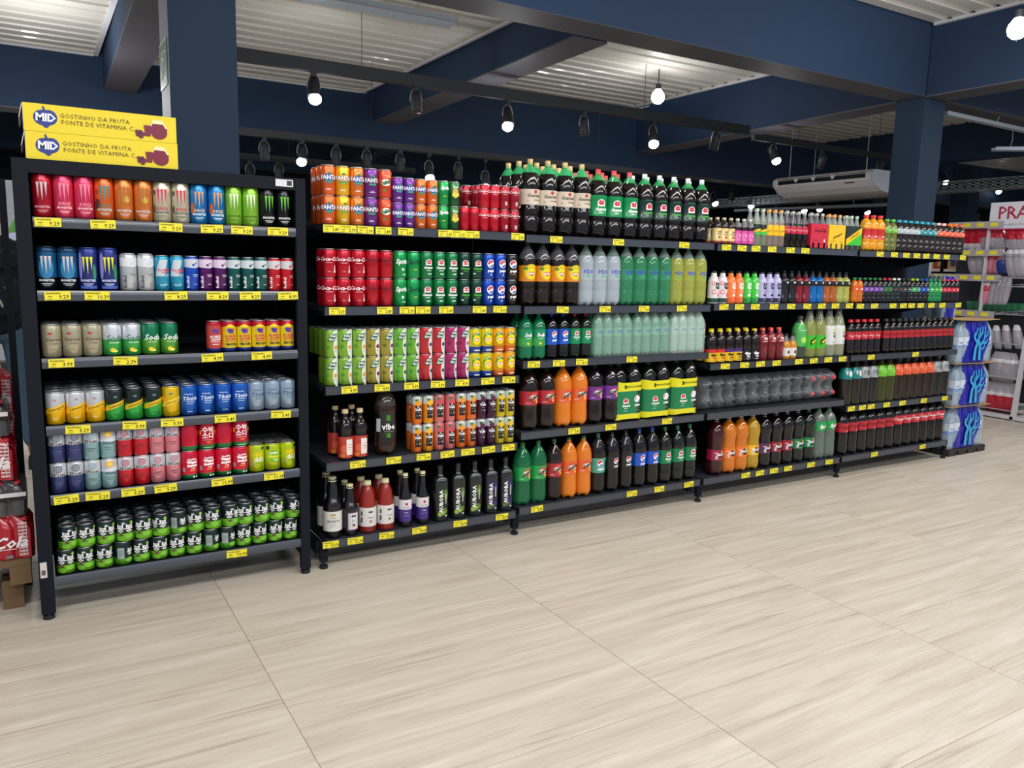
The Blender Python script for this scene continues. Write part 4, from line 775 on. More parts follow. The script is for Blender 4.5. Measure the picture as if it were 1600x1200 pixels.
def merged(key):            # one mesh of a whole bottle, for bottles sealed in a pack
    ms = bare(key); mb = MB()
    for n, me, l in ms:
        o = len(mb.v); mb.v += [tuple(v.co) for v in me.vertices]
        mm = [mb.mi(m) for m in me.materials]
        for p in me.polygons: mb.f.append([o + i for i in p.vertices]); mb.m.append(mm[p.material_index]); mb.sm.append(p.use_smooth)
    return mb.mesh('bottle')
MG = {}
def film_mesh(nx, ny, r, h, z0, z1, m, amp=.35, seedk=0, lv=9, ks=6):
    """shrink film round nx x ny bottles: outline follows the bottles loosely"""
    w, d = nx * 2 * r, ny * 2 * r; ring = []
    def side(L, n, f):
        k = max(8, n * ks)
        for i in range(k): t = i / k; ring.append(f(t * L, (abs(math.sin(PI * n * t)) ** .5 - 1) * r * amp))
    side(w, nx, lambda t, o: (t, -o)); side(d, ny, lambda t, o: (w + o, t)); side(w, nx, lambda t, o: (w - t, d + o)); side(d, ny, lambda t, o: (-o, d - t))
    mb = MB(); n = len(ring); rnd = random.Random(seedk)
    off = [rnd.uniform(-.002, .0015) for _ in range(n)]
    v = []
    for j in range(lv + 1):
        f = j / lv; z = z0 + (z1 - z0) * f; s = 1 - .0 * f
        if f > .72: s = 1 - (f - .72) * .9
        for i, (x, y) in enumerate(ring):
            cx, cy = w / 2, d / 2; q = s + off[i] * 6 * math.sin(3 * f + i)
            v.append((cx + (x - cx) * q * 1.01, cy + (y - cy) * q * 1.01, z))
    fs = [(j * n + i, j * n + (i + 1) % n, (j + 1) * n + (i + 1) % n, (j + 1) * n + i) for j in range(lv) for i in range(n)]
    mb.add(v, fs, m, True); mb.add(v[-n:], [tuple(range(n))], m, True)
    return mb
def pack(key, nx, ny, loc, label, group, filmm=None, z1=None, name='bottle_pack', amp=.3):
    p = PROD[key]; r = p['r']; e = empty(name, loc, label, 'pack', group)
    if key not in MG: MG[key] = merged(key)
    for i in range(nx):
        for j in range(ny): put('bottle', MG[key], e, (r + i * 2 * r, r + j * 2 * r, 0.0005))
    put('shrink_film', film_mesh(nx, ny, r, p['h'], .001, z1 or p['h'] * .97, filmm or mat('#e8f4f0', 'film2'), amp, seedk=len(bpy.data.objects)), e)
    return e
row('B33', [('sodag', [820, 838], 2), ('pepm', [856, 875], 2), ('guam', [893, 910], 2, 1, {'x1': SH['B33'][2] - .796})])
z = SH['B33'][0]; x = xat(925, YF + .03, z + .1); x = SH['B33'][2] - .790
for i in range(2): pack('h2s', 4, 2, (x + i * .2625, YF + .02, z), ('green water bottle pack in clear film, beside the guarana bottles', 'green water bottle pack in clear film, beside the paler pack')[i], 'wrapped water packs on the second gondola')
pack('h2s2', 4, 2, (x + .526, YF + .02, z), 'palest green water bottle pack at the right end of its shelf', 'wrapped water packs on the second gondola', mat('#e8f8f0', 'film'))
row('B34', [('suk_r', [831, 857]), ('suk_o', [881, 906]), ('suk_p', [929, 950])])
# two-bottle promotional packs in a printed sleeve
z = SH['B34'][0]; y = YF + .02; x = xat(962, y, z + .15)
bare('gua2'); bare('pepk')
for i in range(3):
    e = empty('twin_pack', (x + i * .207, y, z), 'twin pack of dark bottles in green and yellow printed sleeve, %s from left' % ORD[i], 'pack', 'twin packs on the second gondola')
    for k, key in enumerate(('gua2', 'pepk')):
        if key not in MG: MG[key] = merged(key)
        put('bottle', MG[key], e, (.051 + k * .1, .053, .0005))
    sl = MB(); pts = []
    for t in range(13): a = PI * 1.5 - PI * t / 12; pts.append((.051 + .0525 * math.cos(a), .053 + .0525 * math.sin(a)))
    pts = [(.051 + .0525 * math.cos(PI * 1.5 - PI * t / 12), .053 + .0525 * math.sin(PI * 1.5 - PI * t / 12)) for t in range(13)][::-1]
    pts += [(.101, .004)] if 0 else []
    pts2 = [(.151 + .0525 * math.cos(-PI / 2 + PI * t / 12), .053 + .0525 * math.sin(-PI / 2 + PI * t / 12)) for t in range(13)]
    outl = pts + pts2; n = len(outl)
    gy = mat('#dfd81c', 'g'); gg = mat('#0b7a48', 'g'); gk = mat('#17161a', 'g')
    L_ = [0]
    for a, b in zip(outl, outl[1:]): L_.append(L_[-1] + math.dist(a, b))
    def wav(xx): return .006 * math.cos((xx - .101) / .05 * PI * .5)
    zs = [(.012, .040, 'y'), (.040, .165, 'b'), (.165, .212, 'y')]
    for za, zb, c in zs:
        for (p, q) in zip(outl, outl[1:]):
            mx = (p[0] + q[0]) / 2; m = gy if c == 'y' else (gg if mx < .118 else gk)
            k1 = wav(p[0]) * (1 if za < .02 else 0); k2 = wav(q[0]) * (1 if za < .02 else 0); t1 = -wav(p[0]) * (1 if zb > .2 else 0); t2 = -wav(q[0]) * (1 if zb > .2 else 0)
            sl.add([(*p, za + k1), (*q, za + k2), (*q, zb + t2), (*p, zb + t1)], [(0, 1, 2, 3)], m, True)
    ds = [T('2', -2, 188, 26, '#1a1a10', 0, .06), T('TANTOS A POR MENOS', 66, 188, 14, '#1a1a10', 0, .02)] + [d for d in guar('', s=1.25, z=112)] + [R(0, 58, 26, 8, '#5aa888')]
    pj = MB(); decals(pj, ds, .0, flat=True, zoff=0)
    pj.v = [(a + .068, b, c) for a, b, c in pj.v]
    pk = MB(); decals(pk, pep(120, 1.25, x=0) + [R(2, 60, 24, 3, '#8a8a8a')], 0, flat=True); pk.v = [(a + .150, b, c) for a, b, c in pk.v]
    # front faces of the sleeve are wrapped; keep the print just proud of it
    for mbb in (pj, pk):
        mbb.v = [(a, .053 - math.sqrt(max(.0535 ** 2 - (max(0, a - .151) if a > .151 else max(0, .051 - a)) ** 2, 0)) - abs(b) * .6, c) for a, b, c in mbb.v]
        o = len(sl.v); sl.v += mbb.v
        mm = [sl.mi(m_) for m_ in mbb.mats]
        for f, mi_, s_ in zip(mbb.f, mbb.m, mbb.sm): sl.f.append([o + q for q in f]); sl.m.append(mm[mi_]); sl.sm.append(s_)
    put('printed_sleeve', sl, e)
row('B35', [('suk_g', [815, 841]), ('suk_r', [867]), ('suk_o', [893, 920]), ('pept', [946]), ('pepk', [971, 994]), ('pep2', [1015, 1036]), ('gua2', [1057, 1082, 1104])])
# third gondola
row('B41', [('malt', [1123, 1132, 1140], 3), ('pinkb', [1148, 1157, 1165], 1), ('mixg', [1174, 1183], 2), ('mixy', [1194, 1203, 1213], 2), ('mixk', [1223, 1233, 1243, 1252], 2, 1, {'x1': xat(1266, YF + .02, 1.58)})])
z = SH['B41'][0]
xs_ = [xat(q, YF + .02, z + .08) for q in (1267, 1295, 1322)]
for i, (c1_, c2_, lab, key) in enumerate((('#c8243c', '#5a0a18', 'red carton carrier of small cola bottles', 'mixk'), ('#ecc01a', '#6a4a10', 'yellow carton carrier of small tonic bottles', 'mixy'), ('#1c2a22', '#6a4a10', 'dark carton carrier with green and yellow diagonal', 'mixg'))):
    x = xs_[i]; w = .153; KS = .153 / .205
    e = empty('bottle_carrier', (x, YF + .018, z), lab + ', third gondola top shelf', 'pack', 'bottle carriers on the third gondola')
    if key not in MG: MG[key] = merged(key)
    for a in range(3):
        for b in range(2): put('bottle', MG[key], e, (.028 + a * .0512, .031 + b * .052, .0005))
    mb = MB(); m = mat(c1_, 'g')
    for s_ in range(3):                       # front with arches cut round the bottle feet
        xa = .002 + s_ * w / 3; xb = xa + w / 3
        mb.box(xa, xb, .002, .004, .035, .150, m)
        mb.box(xa, xa + .016, .002, .004, .004, .035, m); mb.box(xb - .016, xb, .002, .004, .004, .035, m)
    mb.box(.000, .002, .002, .107, .02, .150, m); mb.box(.002 + w, .004 + w, .002, .107, .02, .150, m); mb.box(0, w, .105, .107, .02, .15, m)
    if i == 2: ds = [P([(0, 30), (204, 30), (204, 120), (0, 38)], '#3fc03c'), P([(0, 28), (204, 108), (204, 146), (0, 66)], '#ecc01a'), T('Schweppes', 110, 92, 26, '#3a3010', .1, .01, rot=.38)]
    else: ds = [T('Coca-Cola' if i == 0 else 'Schweppes', 110, 110 if i == 0 else 84, 34 if i == 0 else 26, c2_, .3, .02, rot=0 if i == 0 else .3), R(170, 48, 16, 18, '#f0e0e0') if i == 0 else R(160, 46, 34, 3, c2_), R(60, 50, 60, 2, c2_)]
    pj = MB(); decals(pj, ds, -.0015, flat=True); pj.v = [(q[0] * KS, q[1], q[2]) for q in pj.v]; put('carton', mb, e); put('carton_print', pj, e)
row('B42', [('jun1', [1116, 1131]), ('jun2', [1144, 1156]), ('jun3', [1170, 1181]), ('jun4', [1193, 1204, 1217]), ('sp_k', [1227, 1238]), ('sp_w', [1250, 1260]), ('sp_b', [1272, 1283]), ('sp_o', [1294, 1305]), ('sp_y', [1315, 1325])])
row('B43', [('gv_r', [1120, 1133], 2), ('gv_p', [1148, 1162], 2), ('gv_k', [1176, 1188], 2), ('redj', [1199, 1210, 1221], 1), ('minio', [1232, 1241], 1), ('limebox', [1255], 1), ('cit2', [1268, 1282], 1), ('milk2', [1297, 1312], 1)])
z = SH['B43'][0]
for i in range(6):
    for t in (0, 1): spawn('redj', (xat(1150 + i * 11.5, YF + .3, z + .3), YF + .27, z + t * .1125), 'dark red juice bottle with orange cap at the back, %s from left' % ORD[i] + (', upper tier' if t else ', lower tier'), 'bottles on the third gondola middle shelf') if t == 0 and i % 2 == 9 else None
# wrapped bottles lying down
bottle('lying', .049, .30, 'pet', '#0d0f12', '#15171a', 'x', None, fill=.8, head='#24272b')
bottle('lyingr', .049, .30, 'pet', '#0d0f12', '#d8404c', 'x', None, fill=.8, head='#34383c')
z = SH['B44'][0]; x0_ = SH['B44'][1] + .002
MGL = {}
for key in ('lying', 'lyingr'): MGL[key] = merged(key)
for i in range(4):
    e = empty('lying_bottle_pack', (x0_ + i * .302, YF + .035, z), ('film wrapped pack of bottles lying on their sides, leftmost of four', 'film wrapped pack of lying bottles, second of four', 'film wrapped pack of lying bottles, third of four', 'film wrapped pack of lying bottles with red caps showing')[i], 'pack', 'packs of lying bottles')
    for a in range(3):
        for b in range(2):
            o = put('bottle', MGL['lyingr' if i == 3 else 'lying'], e, (.05 + a * .0995, .302, .0495 + b * .099)); o.rotation_euler = (PI / 2, 0, 0)
    mb = MB(); nx = 24; m = mat('#c8d0d6', 'film3'); rnd = random.Random(i)
    v = []; rows_ = 7
    for j in range(rows_ + 1):
        zz = .199 * j / rows_
        for k in range(nx + 1):
            xx = .2985 * k / nx; d = (abs(math.sin(PI * 3 * k / nx)) ** .6) * (abs(math.sin(PI * 2 * j / rows_ + .01)) ** .5)
            v.append((xx, .10 - .095 * d - rnd.uniform(0, .012), zz))
    mb.add(v, [(j * (nx + 1) + k, j * (nx + 1) + k + 1, (j + 1) * (nx + 1) + k + 1, (j + 1) * (nx + 1) + k) for j in range(rows_) for k in range(nx)], m, True)
    top = [(xx, yy, .199 + .004 * abs(math.sin(PI * 3 * k / nx))) for yy in (.09, .30) for k, xx in [(k, .2985 * k / nx) for k in range(nx + 1)]]
    mb.add(top, [(k, k + 1, nx + 2 + k, nx + 1 + k) for k in range(nx)], m, True)
    put('shrink_film', mb, e)
row('B45', [('fan_gr', [1123]), ('fan_o', [1141, 1160]), ('fan_y', [1180]), ('fan_u', [1198]), ('fan_ur', [1215, 1232]), ('fan_g', [1249, 1265]), ('sprb', [1280, 1295])])
# last gondola
row('B51', [('j_or', [1363, 1371, 1380]), ('t_gr', [1390, 1397]), ('t_sv', [1405, 1413, 1421, 1430]), ('t_te', [1440, 1449, 1458]), ('t_ow', [1468, 1476]), ('t_og', [1485, 1494, 1504])])
row('B52', [('s_or', [1337, 1345]), ('s_uv', [1352, 1360, 1367, 1374]), ('s_gr', [1382, 1389]), ('s_gw', [1396, 1403]), ('s_kk', [1410, 1417]), ('s_pt', [1424, 1430]), ('s_pb', [1437, 1444]), ('s_sg', [1451, 1458, 1465]), ('s_kr', [1473, 1481, 1489, 1497])])
row('B53', [('k_r', [1330, 1341, 1352, 1362, 1371]), ('k_z', [1386, 1397, 1408, 1417, 1427, 1436, 1444, 1454, 1463, 1471, 1480, 1488])])
row('B54', [('lt_te', [1325, 1336]), ('lt_sv', [1347]), ('lt_sv', [1361]), ('lt_gr', [1374, 1387]), ('lt_or', [1401, 1414, 1426, 1437, 1448]), ('lt_sv', [1459, 1478])])
row('B55', [('kola2z', [1317, 1335, 1349, 1362, 1376, 1390]), ('kola2', [1406, 1419, 1432, 1445, 1459, 1473])])
# ------------------------------------------------------------------ juice cartons on the cabinet
def carton(zb, dx, label):
    w, d, h = .492, .30, .094
    e = empty('juice_carton', (.012 + dx, YF + .015, zb), label, 'box', 'juice cartons on the cabinet')
    my = mat('#e6cf2c', 'p'); mb = MB(); mb.box(0, w, 0, d, 0.0005, h, my)
    mb.box(-.0015, 0, .002, d - .002, .002, h - .002, mat('#cfcac0')); put('box_body', mb, e)
    fl_ = MB(); fl_.hexa([(-.012, .005, h - .05), (-.001, .004, h - .004), (-.001, d - .02, h - .004), (-.012, d - .03, h - .05), (-.014, .005, h - .05), (-.003, .004, h - .002), (-.003, d - .02, h - .002), (-.014, d - .03, h - .05)], mat('#d8d4cc'))
    put('flap', fl_, e)
    blue = '#2b3c86'; br = '#6a5524'; wine = '#7a1f38'
    ds = [E(56, 48, 27, 26, blue), E(78, 50, 25, 26, blue), P([(33, 40), (102, 44), (70, 14), (64, 14)], blue), P([(60, 70), (70, 70), (62, 88), (58, 86)], blue),
          T('MID', 67, 48, 37, '#f4f4f8', .0, .03, rot=-.02, sp=.92), T('GOSTINHO DA FRUTA', 222, 60, 21, br, 0, .0, sp=1.05), T('FONTE DE VITAMINA C.', 232, 38, 21, br, 0, .0, sp=1.05),
          E(430, 44, 30, 26, wine), P([(412, 78), (444, 78), (462, 50), (400, 50)], '#efe6a8'), P([(410, 64), (446, 64), (460, 40), (402, 40)], wine), E(432, 34, 28, 24, wine), P([(380, 56), (406, 56), (402, 18), (386, 18)], wine),
          E(360, 22, 8, 8, '#5a1a38'), E(370, 16, 8, 8, '#6a2044'), E(368, 30, 8, 8, '#5a1a38'), E(378, 24, 7, 7, '#6a2044'), E(356, 32, 6, 6, '#6a2044')]
    p = MB(); decals(p, ds, 0, flat=True); put('front_print', p, e)
carton(1.6845, 0, 'lower yellow juice carton lying on top of the black cabinet'); carton(1.779, -.002, 'upper yellow juice carton, topmost on the black cabinet')
# second frame standing against the cabinet's left side
e = empty('shelving_frame', (-.075, YF + .42, 0), 'thin black slotted frame standing behind the left edge of the cabinet', 'frame')
mb = MB(); mb.box(-.012, .012, -.02, .02, 0, 1.64, m_blk2); put('upright', mb, e)
# ------------------------------------------------------------------ stacked cola packs on a pallet
wood = mat('#715b42', 'm')
e = empty('wooden_pallet', (-.66, 3.42, 0), 'rough wooden pallet under the red cola packs', 'pallet')
for k in range(5): put('slat', MB().box(0, .60, k * .145, k * .145 + .115, .188, .212, wood), e)
for x in (.0, .26, .53):
    put('stringer', MB().box(x, x + .07, 0, .70, .115, .187, wood), e)
for x in (.0, .48):
    for y in (.06, .58): put('block', MB().box(x + .02, x + .09, y, y + .09, 0, .114, wood), e)
def cola_pack(x1, y, zb, h, printed, label, rnd):
    r = .0285; nx, ny = 6, 4; w = nx * 2 * r
    e = empty('cola_pack', (x1 - w, y, zb), label, 'pack', 'stacked cola packs on the pallet')
    key = 's_kr'
    if key not in MG: MG[key] = merged(key)
    for i in range(nx):
        for j in (0,): put('bottle', MG[key], e, (r + i * 2 * r, r + j * 2 * r, .0005)).scale = (.92, .92, h * .93 / .166)
    red = mat('#ad1226', 'g')
    fm = film_mesh(nx, ny, r, h, .001, h, red if printed else mat('#8a8a8e', 'film'), .5, seedk=rnd)
    put('printed_film' if printed else 'clear_film', fm, e)
    pr = MB()
    if printed:
        ds = [T('Coca-Cola', 220, 66, 62, '#f4ecec', .35, .03), R(230, 42, 110, 3, '#f0d8d8')] + [T('mini', 308, 18 + k * 13.5, 17, '#f4ecec', 0, .02) for k in range(10)] + [R(262, 14, 22, 13, '#7a7a80')]
        ds[0] = T('Coca-Cola', 190, 66, 60, '#f4ecec', .35, .03)
        decals(pr, ds, .004, flat=True)
    else:
        ds = [R(w * 500, 84, w * 1000, 16, '#d8d4d4'), R(w * 500, 68, w * 1000, 12, '#1a1416')]; decals(pr, ds, .004, flat=True)
    put('print', pr, e)
zz = .213
for k, (dx, h, pr) in enumerate([(-.045, .166, 1), (-.06, .14, 0), (-.085, .166, 1), (-.10, .14, 0), (-.125, .166, 1)]):
    cola_pack(dx, 3.43, zz, h, pr, ('red film', 'clear film')[1 - pr] + ' cola pack, %s up from the pallet, near stack' % ORD[k], k); zz += h + .001
zz = .213
for k in range(4):
    cola_pack(-.075, 3.75, zz, .166, 1, 'red film cola pack, %s up from the pallet, rear stack' % ORD[k], 20 + k); zz += .167
# ------------------------------------------------------------------ blue water packs beside the last gondola
def water_pack(x, y, z, label, nx=5, rz=0):
    r = .046; e = empty('water_pack', (x, y, z), label, 'pack', 'stack of blue water packs', rz)
    if 'wat' not in PROD:
        bottle('wat', r, .315, 'pet', '#9fc4dc', '#2f7fc0', 'x', (.36, .62, [('#3a78c0', .3), ('#dfe8f2', 1)], [R(0, 40, 50, 8, '#2a5ab0')]), fill=.95, k='clr'); MG['wat'] = merged('wat')
    for i in range(nx):
        for j in range(2): put('bottle', MG['wat'], e, (r + i * 2 * r, r + j * 2 * r, .0005))
    f = film_mesh(nx, 2, r, .315, .002, .312, mat('#dfe8f4', 'film'), .35, seedk=int(z * 100), lv=26, ks=14)
    k = f.mi(mat('#15189a', 'g')); W_ = nx * 2 * r
    for q, fc in enumerate(f.f):
        cx_ = sum(f.v[i][0] for i in fc) / len(fc); cz = sum(f.v[i][2] for i in fc) / len(fc); cy = sum(f.v[i][1] for i in fc) / len(fc)
        if .24 * W_ < cx_ + .018 * math.sin(cz * 20 + 1) < .84 * W_ and (cy < .03 or cz > .26): f.m[q] = k
    put('shrink_film', f, e)
    if nx > 3:
        cy_ = '#38a8d8'; o = 205; cu = []
        def stroke(pts, w0, w1):
            out = []
            for q, (a, b) in enumerate(zip(pts, pts[1:])):
                dx, dz = b[0] - a[0], b[1] - a[1]; L_ = math.hypot(dx, dz); nx_, nz_ = -dz / L_, dx / L_
                wa = w0 + (w1 - w0) * q / (len(pts) - 1); wb = w0 + (w1 - w0) * (q + 1) / (len(pts) - 1)
                out.append(P([(a[0] - nx_ * wa, a[1] - nz_ * wa), (b[0] - nx_ * wb, b[1] - nz_ * wb), (b[0] + nx_ * wb, b[1] + nz_ * wb), (a[0] + nx_ * wa, a[1] + nz_ * wa)], cy_)); out.append(E(b[0], b[1], wb, wb, cy_))
            return out
        ds = stroke([(o, 20), (o + 4, 110), (o + 30, 165), (o + 34, 215)], 17, 11) + stroke([(o + 66, 20), (o + 60, 110), (o + 36, 165)], 17, 12) + stroke([(o + 20, 150), (o - 28, 190), (o - 30, 225)], 11, 7) + stroke([(o - 28, 190), (o - 6, 230), (o + 4, 262)], 8, 6) + \
            stroke([(o + 34, 190), (o + 70, 225), (o + 66, 270)], 10, 6) + stroke([(o + 52, 130), (o + 100, 170), (o + 104, 235), (o + 92, 272)], 11, 7) + stroke([(o + 100, 190), (o + 134, 205), (o + 140, 236)], 8, 6) + stroke([(o + 84, 150), (o + 128, 150), (o + 140, 175)], 8, 6) + stroke([(o + 34, 215), (o + 20, 262)], 8, 6) + stroke([(o + 70, 100), (o + 104, 120), (o + 100, 142)], 8, 5) + [T('1,5L', o + 120, 60, 24, '#6a78e8', 0, .02)]
        pr = MB(); decals(pr, ds, .010, flat=True); put('print', pr, e)
e = empty('black_pallet', (5.855, 3.335, 0), 'low dark plastic pallet under the blue water packs', 'pallet')
md = mat('#2c2928', 'p')
mb = MB(); mb.box(0, .49, 0, .32, .032, .05, md); put('deck', mb, e)
for k in range(4): put('foot', MB().box(.0 + k * .13, .10 + k * .13, .0, .32, 0, .0315, md), e)
zz = .051
card = mat('#a88a60', 'm')
for k in range(3):
    water_pack(5.862 + (.012 if k == 1 else 0), 3.35, zz, 'blue water bottle pack, %s level of the stack' % ('lowest', 'middle', 'upper')[k]); zz += .313
    mb = MB(); n = 10
    for q in range(n):
        f = lambda t: .006 * math.sin(t * 5 + k)
        xa, xb = -.02 + .53 * q / n, -.02 + .53 * (q + 1) / n; a, b = f(q / n), f((q + 1) / n)
        mb.hexa([(xa, -.01, .004 + a * .5 + .003), (xb, -.01, .004 + b * .5 + .003), (xb, .24, .007), (xa, .24, .007), (xa, -.01, .008 + a * .5 + .003), (xb, -.01, .008 + b * .5 + .003), (xb, .24, .011), (xa, .24, .011)], card)
    o = put('cardboard_sheet', mb, None, (5.86, 3.35, zz)); tag(o, 'brown cardboard sheet above the %s blue water pack' % ('lowest', 'middle', 'upper')[k], 'cardboard', 'cardboard sheets between water packs')
    zz += .014
water_pack(5.80, 3.46, zz, 'blue water bottle pack on the very top, turned beside the last gondola', nx=2)
# ------------------------------------------------------------------ white display rack with disposable ware, facing the aisle end
XR = 7.93
mw = mat('#c9c6cc', 'g'); mrr = mat('#a9a2ab', 'p'); mwire = mat('#c8c6cc', 'met')
def at(px, py, x=XR): return onX(px, py, x)
e = empty('display_rack', (XR, 3.94, 0), 'white wire display rack hung with red and clear plastic ware packs', 'rack')
a = (7.93, 3.94, 0)
def rk(name, mb): o = put(name, mb, e); o.location = (-XR, -3.94, 0); return o
rk('post', MB().hexa([(7.92, 3.925, .0), (7.96, 3.925, .0), (7.96, 3.965, .0), (7.92, 3.965, 0), (7.93, 3.90, .80), (7.96, 3.90, .80), (7.96, 3.93, .80), (7.93, 3.93, .80)], mw))
rk('post', MB().box(8.40, 8.44, 3.92, 3.96, 0, 1.85, mw)); rk('post', MB().box(7.94, 7.97, 4.92, 4.95, 0, 1.85, mw)); rk('post', MB().box(7.94, 7.97, 4.36, 4.38, .98, 1.85, mw))
rk('base_rail', MB().box(7.9, 7.95, 3.5, 4.3, .012, .05, mw)); rk('base_rail', MB().box(7.9, 8.44, 3.93, 3.96, .01, .04, mw))
for z_, ya, yb in ((1.575, 4.20, 4.95), (1.335, 4.20, 4.95), (.985, 4.22, 4.95), (1.84, 4.22, 4.75)):
    rl = rk('price_rail', MB().box(7.915, 7.93, ya, yb, z_ - .032, z_ + .032, mrr))
    for k in range(5):
        y_ = ya + .05 + k * .13
        if y_ < yb: put('price_tag', MB().box(7.912, 7.9145, y_, y_ + .07, z_ - .018, z_ + .018, m_yel), rl)
    mb = MB()
    for k in range(12): mb.tube((7.93, ya + (yb - ya) * k / 11, z_), (8.35, ya + (yb - ya) * k / 11, z_ + .02), .0035, mwire, 5)
    rk('wire_shelf', mb)
for z_ in (1.56, 1.34, 1.26, 1.0):
    mb = MB(); mb.tube((7.90, 4.20, z_), (7.86, 3.45, z_), .005, mwire, 6); mb.tube((8.3, 4.20, z_ + .02), (8.3, 3.45, z_ + .02), .005, mwire, 6)
    for k in range(6): mb.tube((7.90 - .008 * k, 4.2 - .15 * k, z_), (8.3, 4.2 - .15 * k, z_ + .02), .004, mwire, 5)
    rk('wire_basket', mb)
rk('back_panel', MB().box(8.46, 8.48, 3.3, 4.95, .1, 1.8, mat('#20242c')))
# header sign
s = empty('shop_sign', (XR, 4.36, 1.80), 'white header sign with red capital letters above the display rack', 'sign')
mb = MB(); mb.box(-.006, .006, -.80, 0, .0, .245, mat('#d8d6e0')); mb.box(-.008, .008, -.80, .0, -.012, .0, mat('#a82048')); put('sign_board', mb, s)
p = MB(); decals(p, [T('PRAfESTA', 400, 140, 165, '#a81f44', 0, .012, sp=.92), T('Produtos Descartáveis', 300, 38, 40, '#6a6a72', 0, 0)], 0, flat=True)
p.v = [(-.0068 + b * .5, -a, c) for a, b, c in p.v]; put('lettering', p, s)
# bags and sleeves
def pouch(w, h, d, cols, seed, lean=0):
    rnd = random.Random(seed); mb = MB(); n = 12; lv = 9; v = []
    for j in range(lv + 1):
        f = j / lv; q = (math.sin(PI * min(max(f, .02), .98)) ** .45); ww = w * (.5 + .5 * q) * (1 - .25 * f * (1 if lean else 0))
        for i in range(n):
            t = 2 * PI * i / n; c_, s_ = math.cos(t), math.sin(t); k = 1 + rnd.uniform(-.06, .06)
            v.append((d / 2 * q * (abs(s_) ** .7) * (1 if s_ > 0 else -1) * k, ww / 2 * (abs(c_) ** .6) * (1 if c_ > 0 else -1) + lean * f * h, h * f))
    for j in range(lv):
        f = (j + .5) / lv; m = [m_ for m_, u in cols if f <= u][0]
        k = mb.mi(m); o = 0
        if j == 0: mb.v = v
        for i in range(n): mb.f.append([j * n + i, j * n + (i + 1) % n, (j + 1) * n + (i + 1) % n, (j + 1) * n + i]); mb.m.append(k); mb.sm.append(True)
    mb.f.append(list(range(n))[::-1]); mb.m.append(0); mb.sm.append(True); mb.f.append([lv * n + i for i in range(n)]); mb.m.append(0); mb.sm.append(True)
    return mb.mesh('bag')
cr = mat('#b31c34', 'g'); cw = mat('#d8d4da', 'g'); cg = mat('#c4bec8', 'clr'); cb = mat('#22398a', 'g'); cpk = mat('#c8788c', 'g')
bags = [pouch(.15, .235, .10, [(cw, .18), (cr, .88), (cw, 1)], 1), pouch(.15, .235, .10, [(cg, .45), (cr, .9), (cw, 1)], 2, .25), pouch(.10, .25, .09, [(cg, .8), (cw, 1)], 3, .2), pouch(.10, .24, .09, [(cpk, .5), (cr, .8), (cw, 1)], 4, -.15), pouch(.12, .2, .1, [(cb, .7), (cg, 1)], 5, .1), pouch(.07, .27, .07, [(cg, 1)], 6, -.12), pouch(.19, .29, .12, [(cg, .7), (cw, .8), (cg, 1)], 7), pouch(.16, .29, .12, [(cr, .6), (cw, .72), (cg, 1)], 8)]
def bag(k, px, py, x, label, tilt=0, sc=1):
    l = at(px, py, x); o = put('plastic_pack', bags[k], None, l); tag(o, label, 'pack', 'plastic packs on the white rack'); o.rotation_euler = (tilt, 0, 0); o.scale = (sc,) * 3; return o
for i, (k, px) in enumerate(((0, 1506), (0, 1518), (0, 1530), (1, 1541), (1, 1553), (1, 1564))): bag(k, px, 389, 8.02, 'red and white plastic bag on the upper rack rail, %s from left' % ORD[i])
for i, px in enumerate((1586, 1599)): bag(1, px, 392, 7.98, 'red topped bag in the near wire basket, %s from left' % ORD[i])
for i, (k, px) in enumerate(((2, 1522), (2, 1533), (3, 1545), (3, 1555), (4, 1566))): bag(k, px, 428, 8.02, ('clear cutlery sleeve', 'clear cutlery sleeve', 'pink cutlery sleeve', 'pink cutlery sleeve', 'blue plastic pack')[i] + ' leaning on the second rack rail, %s from left' % ORD[i])
for i, px in enumerate((1582, 1592, 1600)): bag(2, px, 432, 7.96, 'clear sleeve with red corner in the second basket, %s from left' % ORD[i])
for i, px in enumerate((1535, 1546, 1554, 1561, 1568)): bag(5 if i else 3, px, 476, 7.99, 'hanging grey sleeve of cups under the second rail, %s from left' % ORD[i])
bag(6, 1560, 596, 8.02, 'large clear pack with white band on the lower rack shelf'); bag(6, 1572, 598, 8.02, 'large clear pack at the right end of the lower rack shelf')
for i, px in enumerate((1548, 1562, 1575)): bag(7, px, 641 + i * 2, 8.02, 'red and clear pack on the bottom rack shelf, %s from left' % ORD[i])
for i, px in enumerate((1545, 1560, 1575, 1592)): bag(2, px, 545, 8.05, 'clear pack above the lower rack shelf, %s from left' % ORD[i], 0, .9)
rk('wire_shelf', MB().box(7.95, 8.4, 3.97, 4.6, .385, .392, mwire).tube((7.93, 3.94, .40), (7.93, 4.6, .40), .007, mwire, 6))
rk('wire_shelf', MB().box(7.95, 8.4, 3.97, 4.6, .078, .085, mwire).tube((7.93, 3.94, .72), (7.93, 4.5, .74), .007, mwire, 6))
grn = mat('#3f9a70', 'clr')
for i in range(9):
    l = at(1515 + i * 10, 494, 8.40); mb = MB().lathe([(.030, 0), (.045, .05), (.047, .085), (.05, .09), (.044, .09), (.03, .03)], lambda i_: grn, 14)
    tag(put('green_bowl', mb, None, (8.40, l.y, 1.0)), 'green translucent plastic bowl in a row behind the rack, %s from left' % ORD[i], 'bowl', 'green bowls behind the rack')
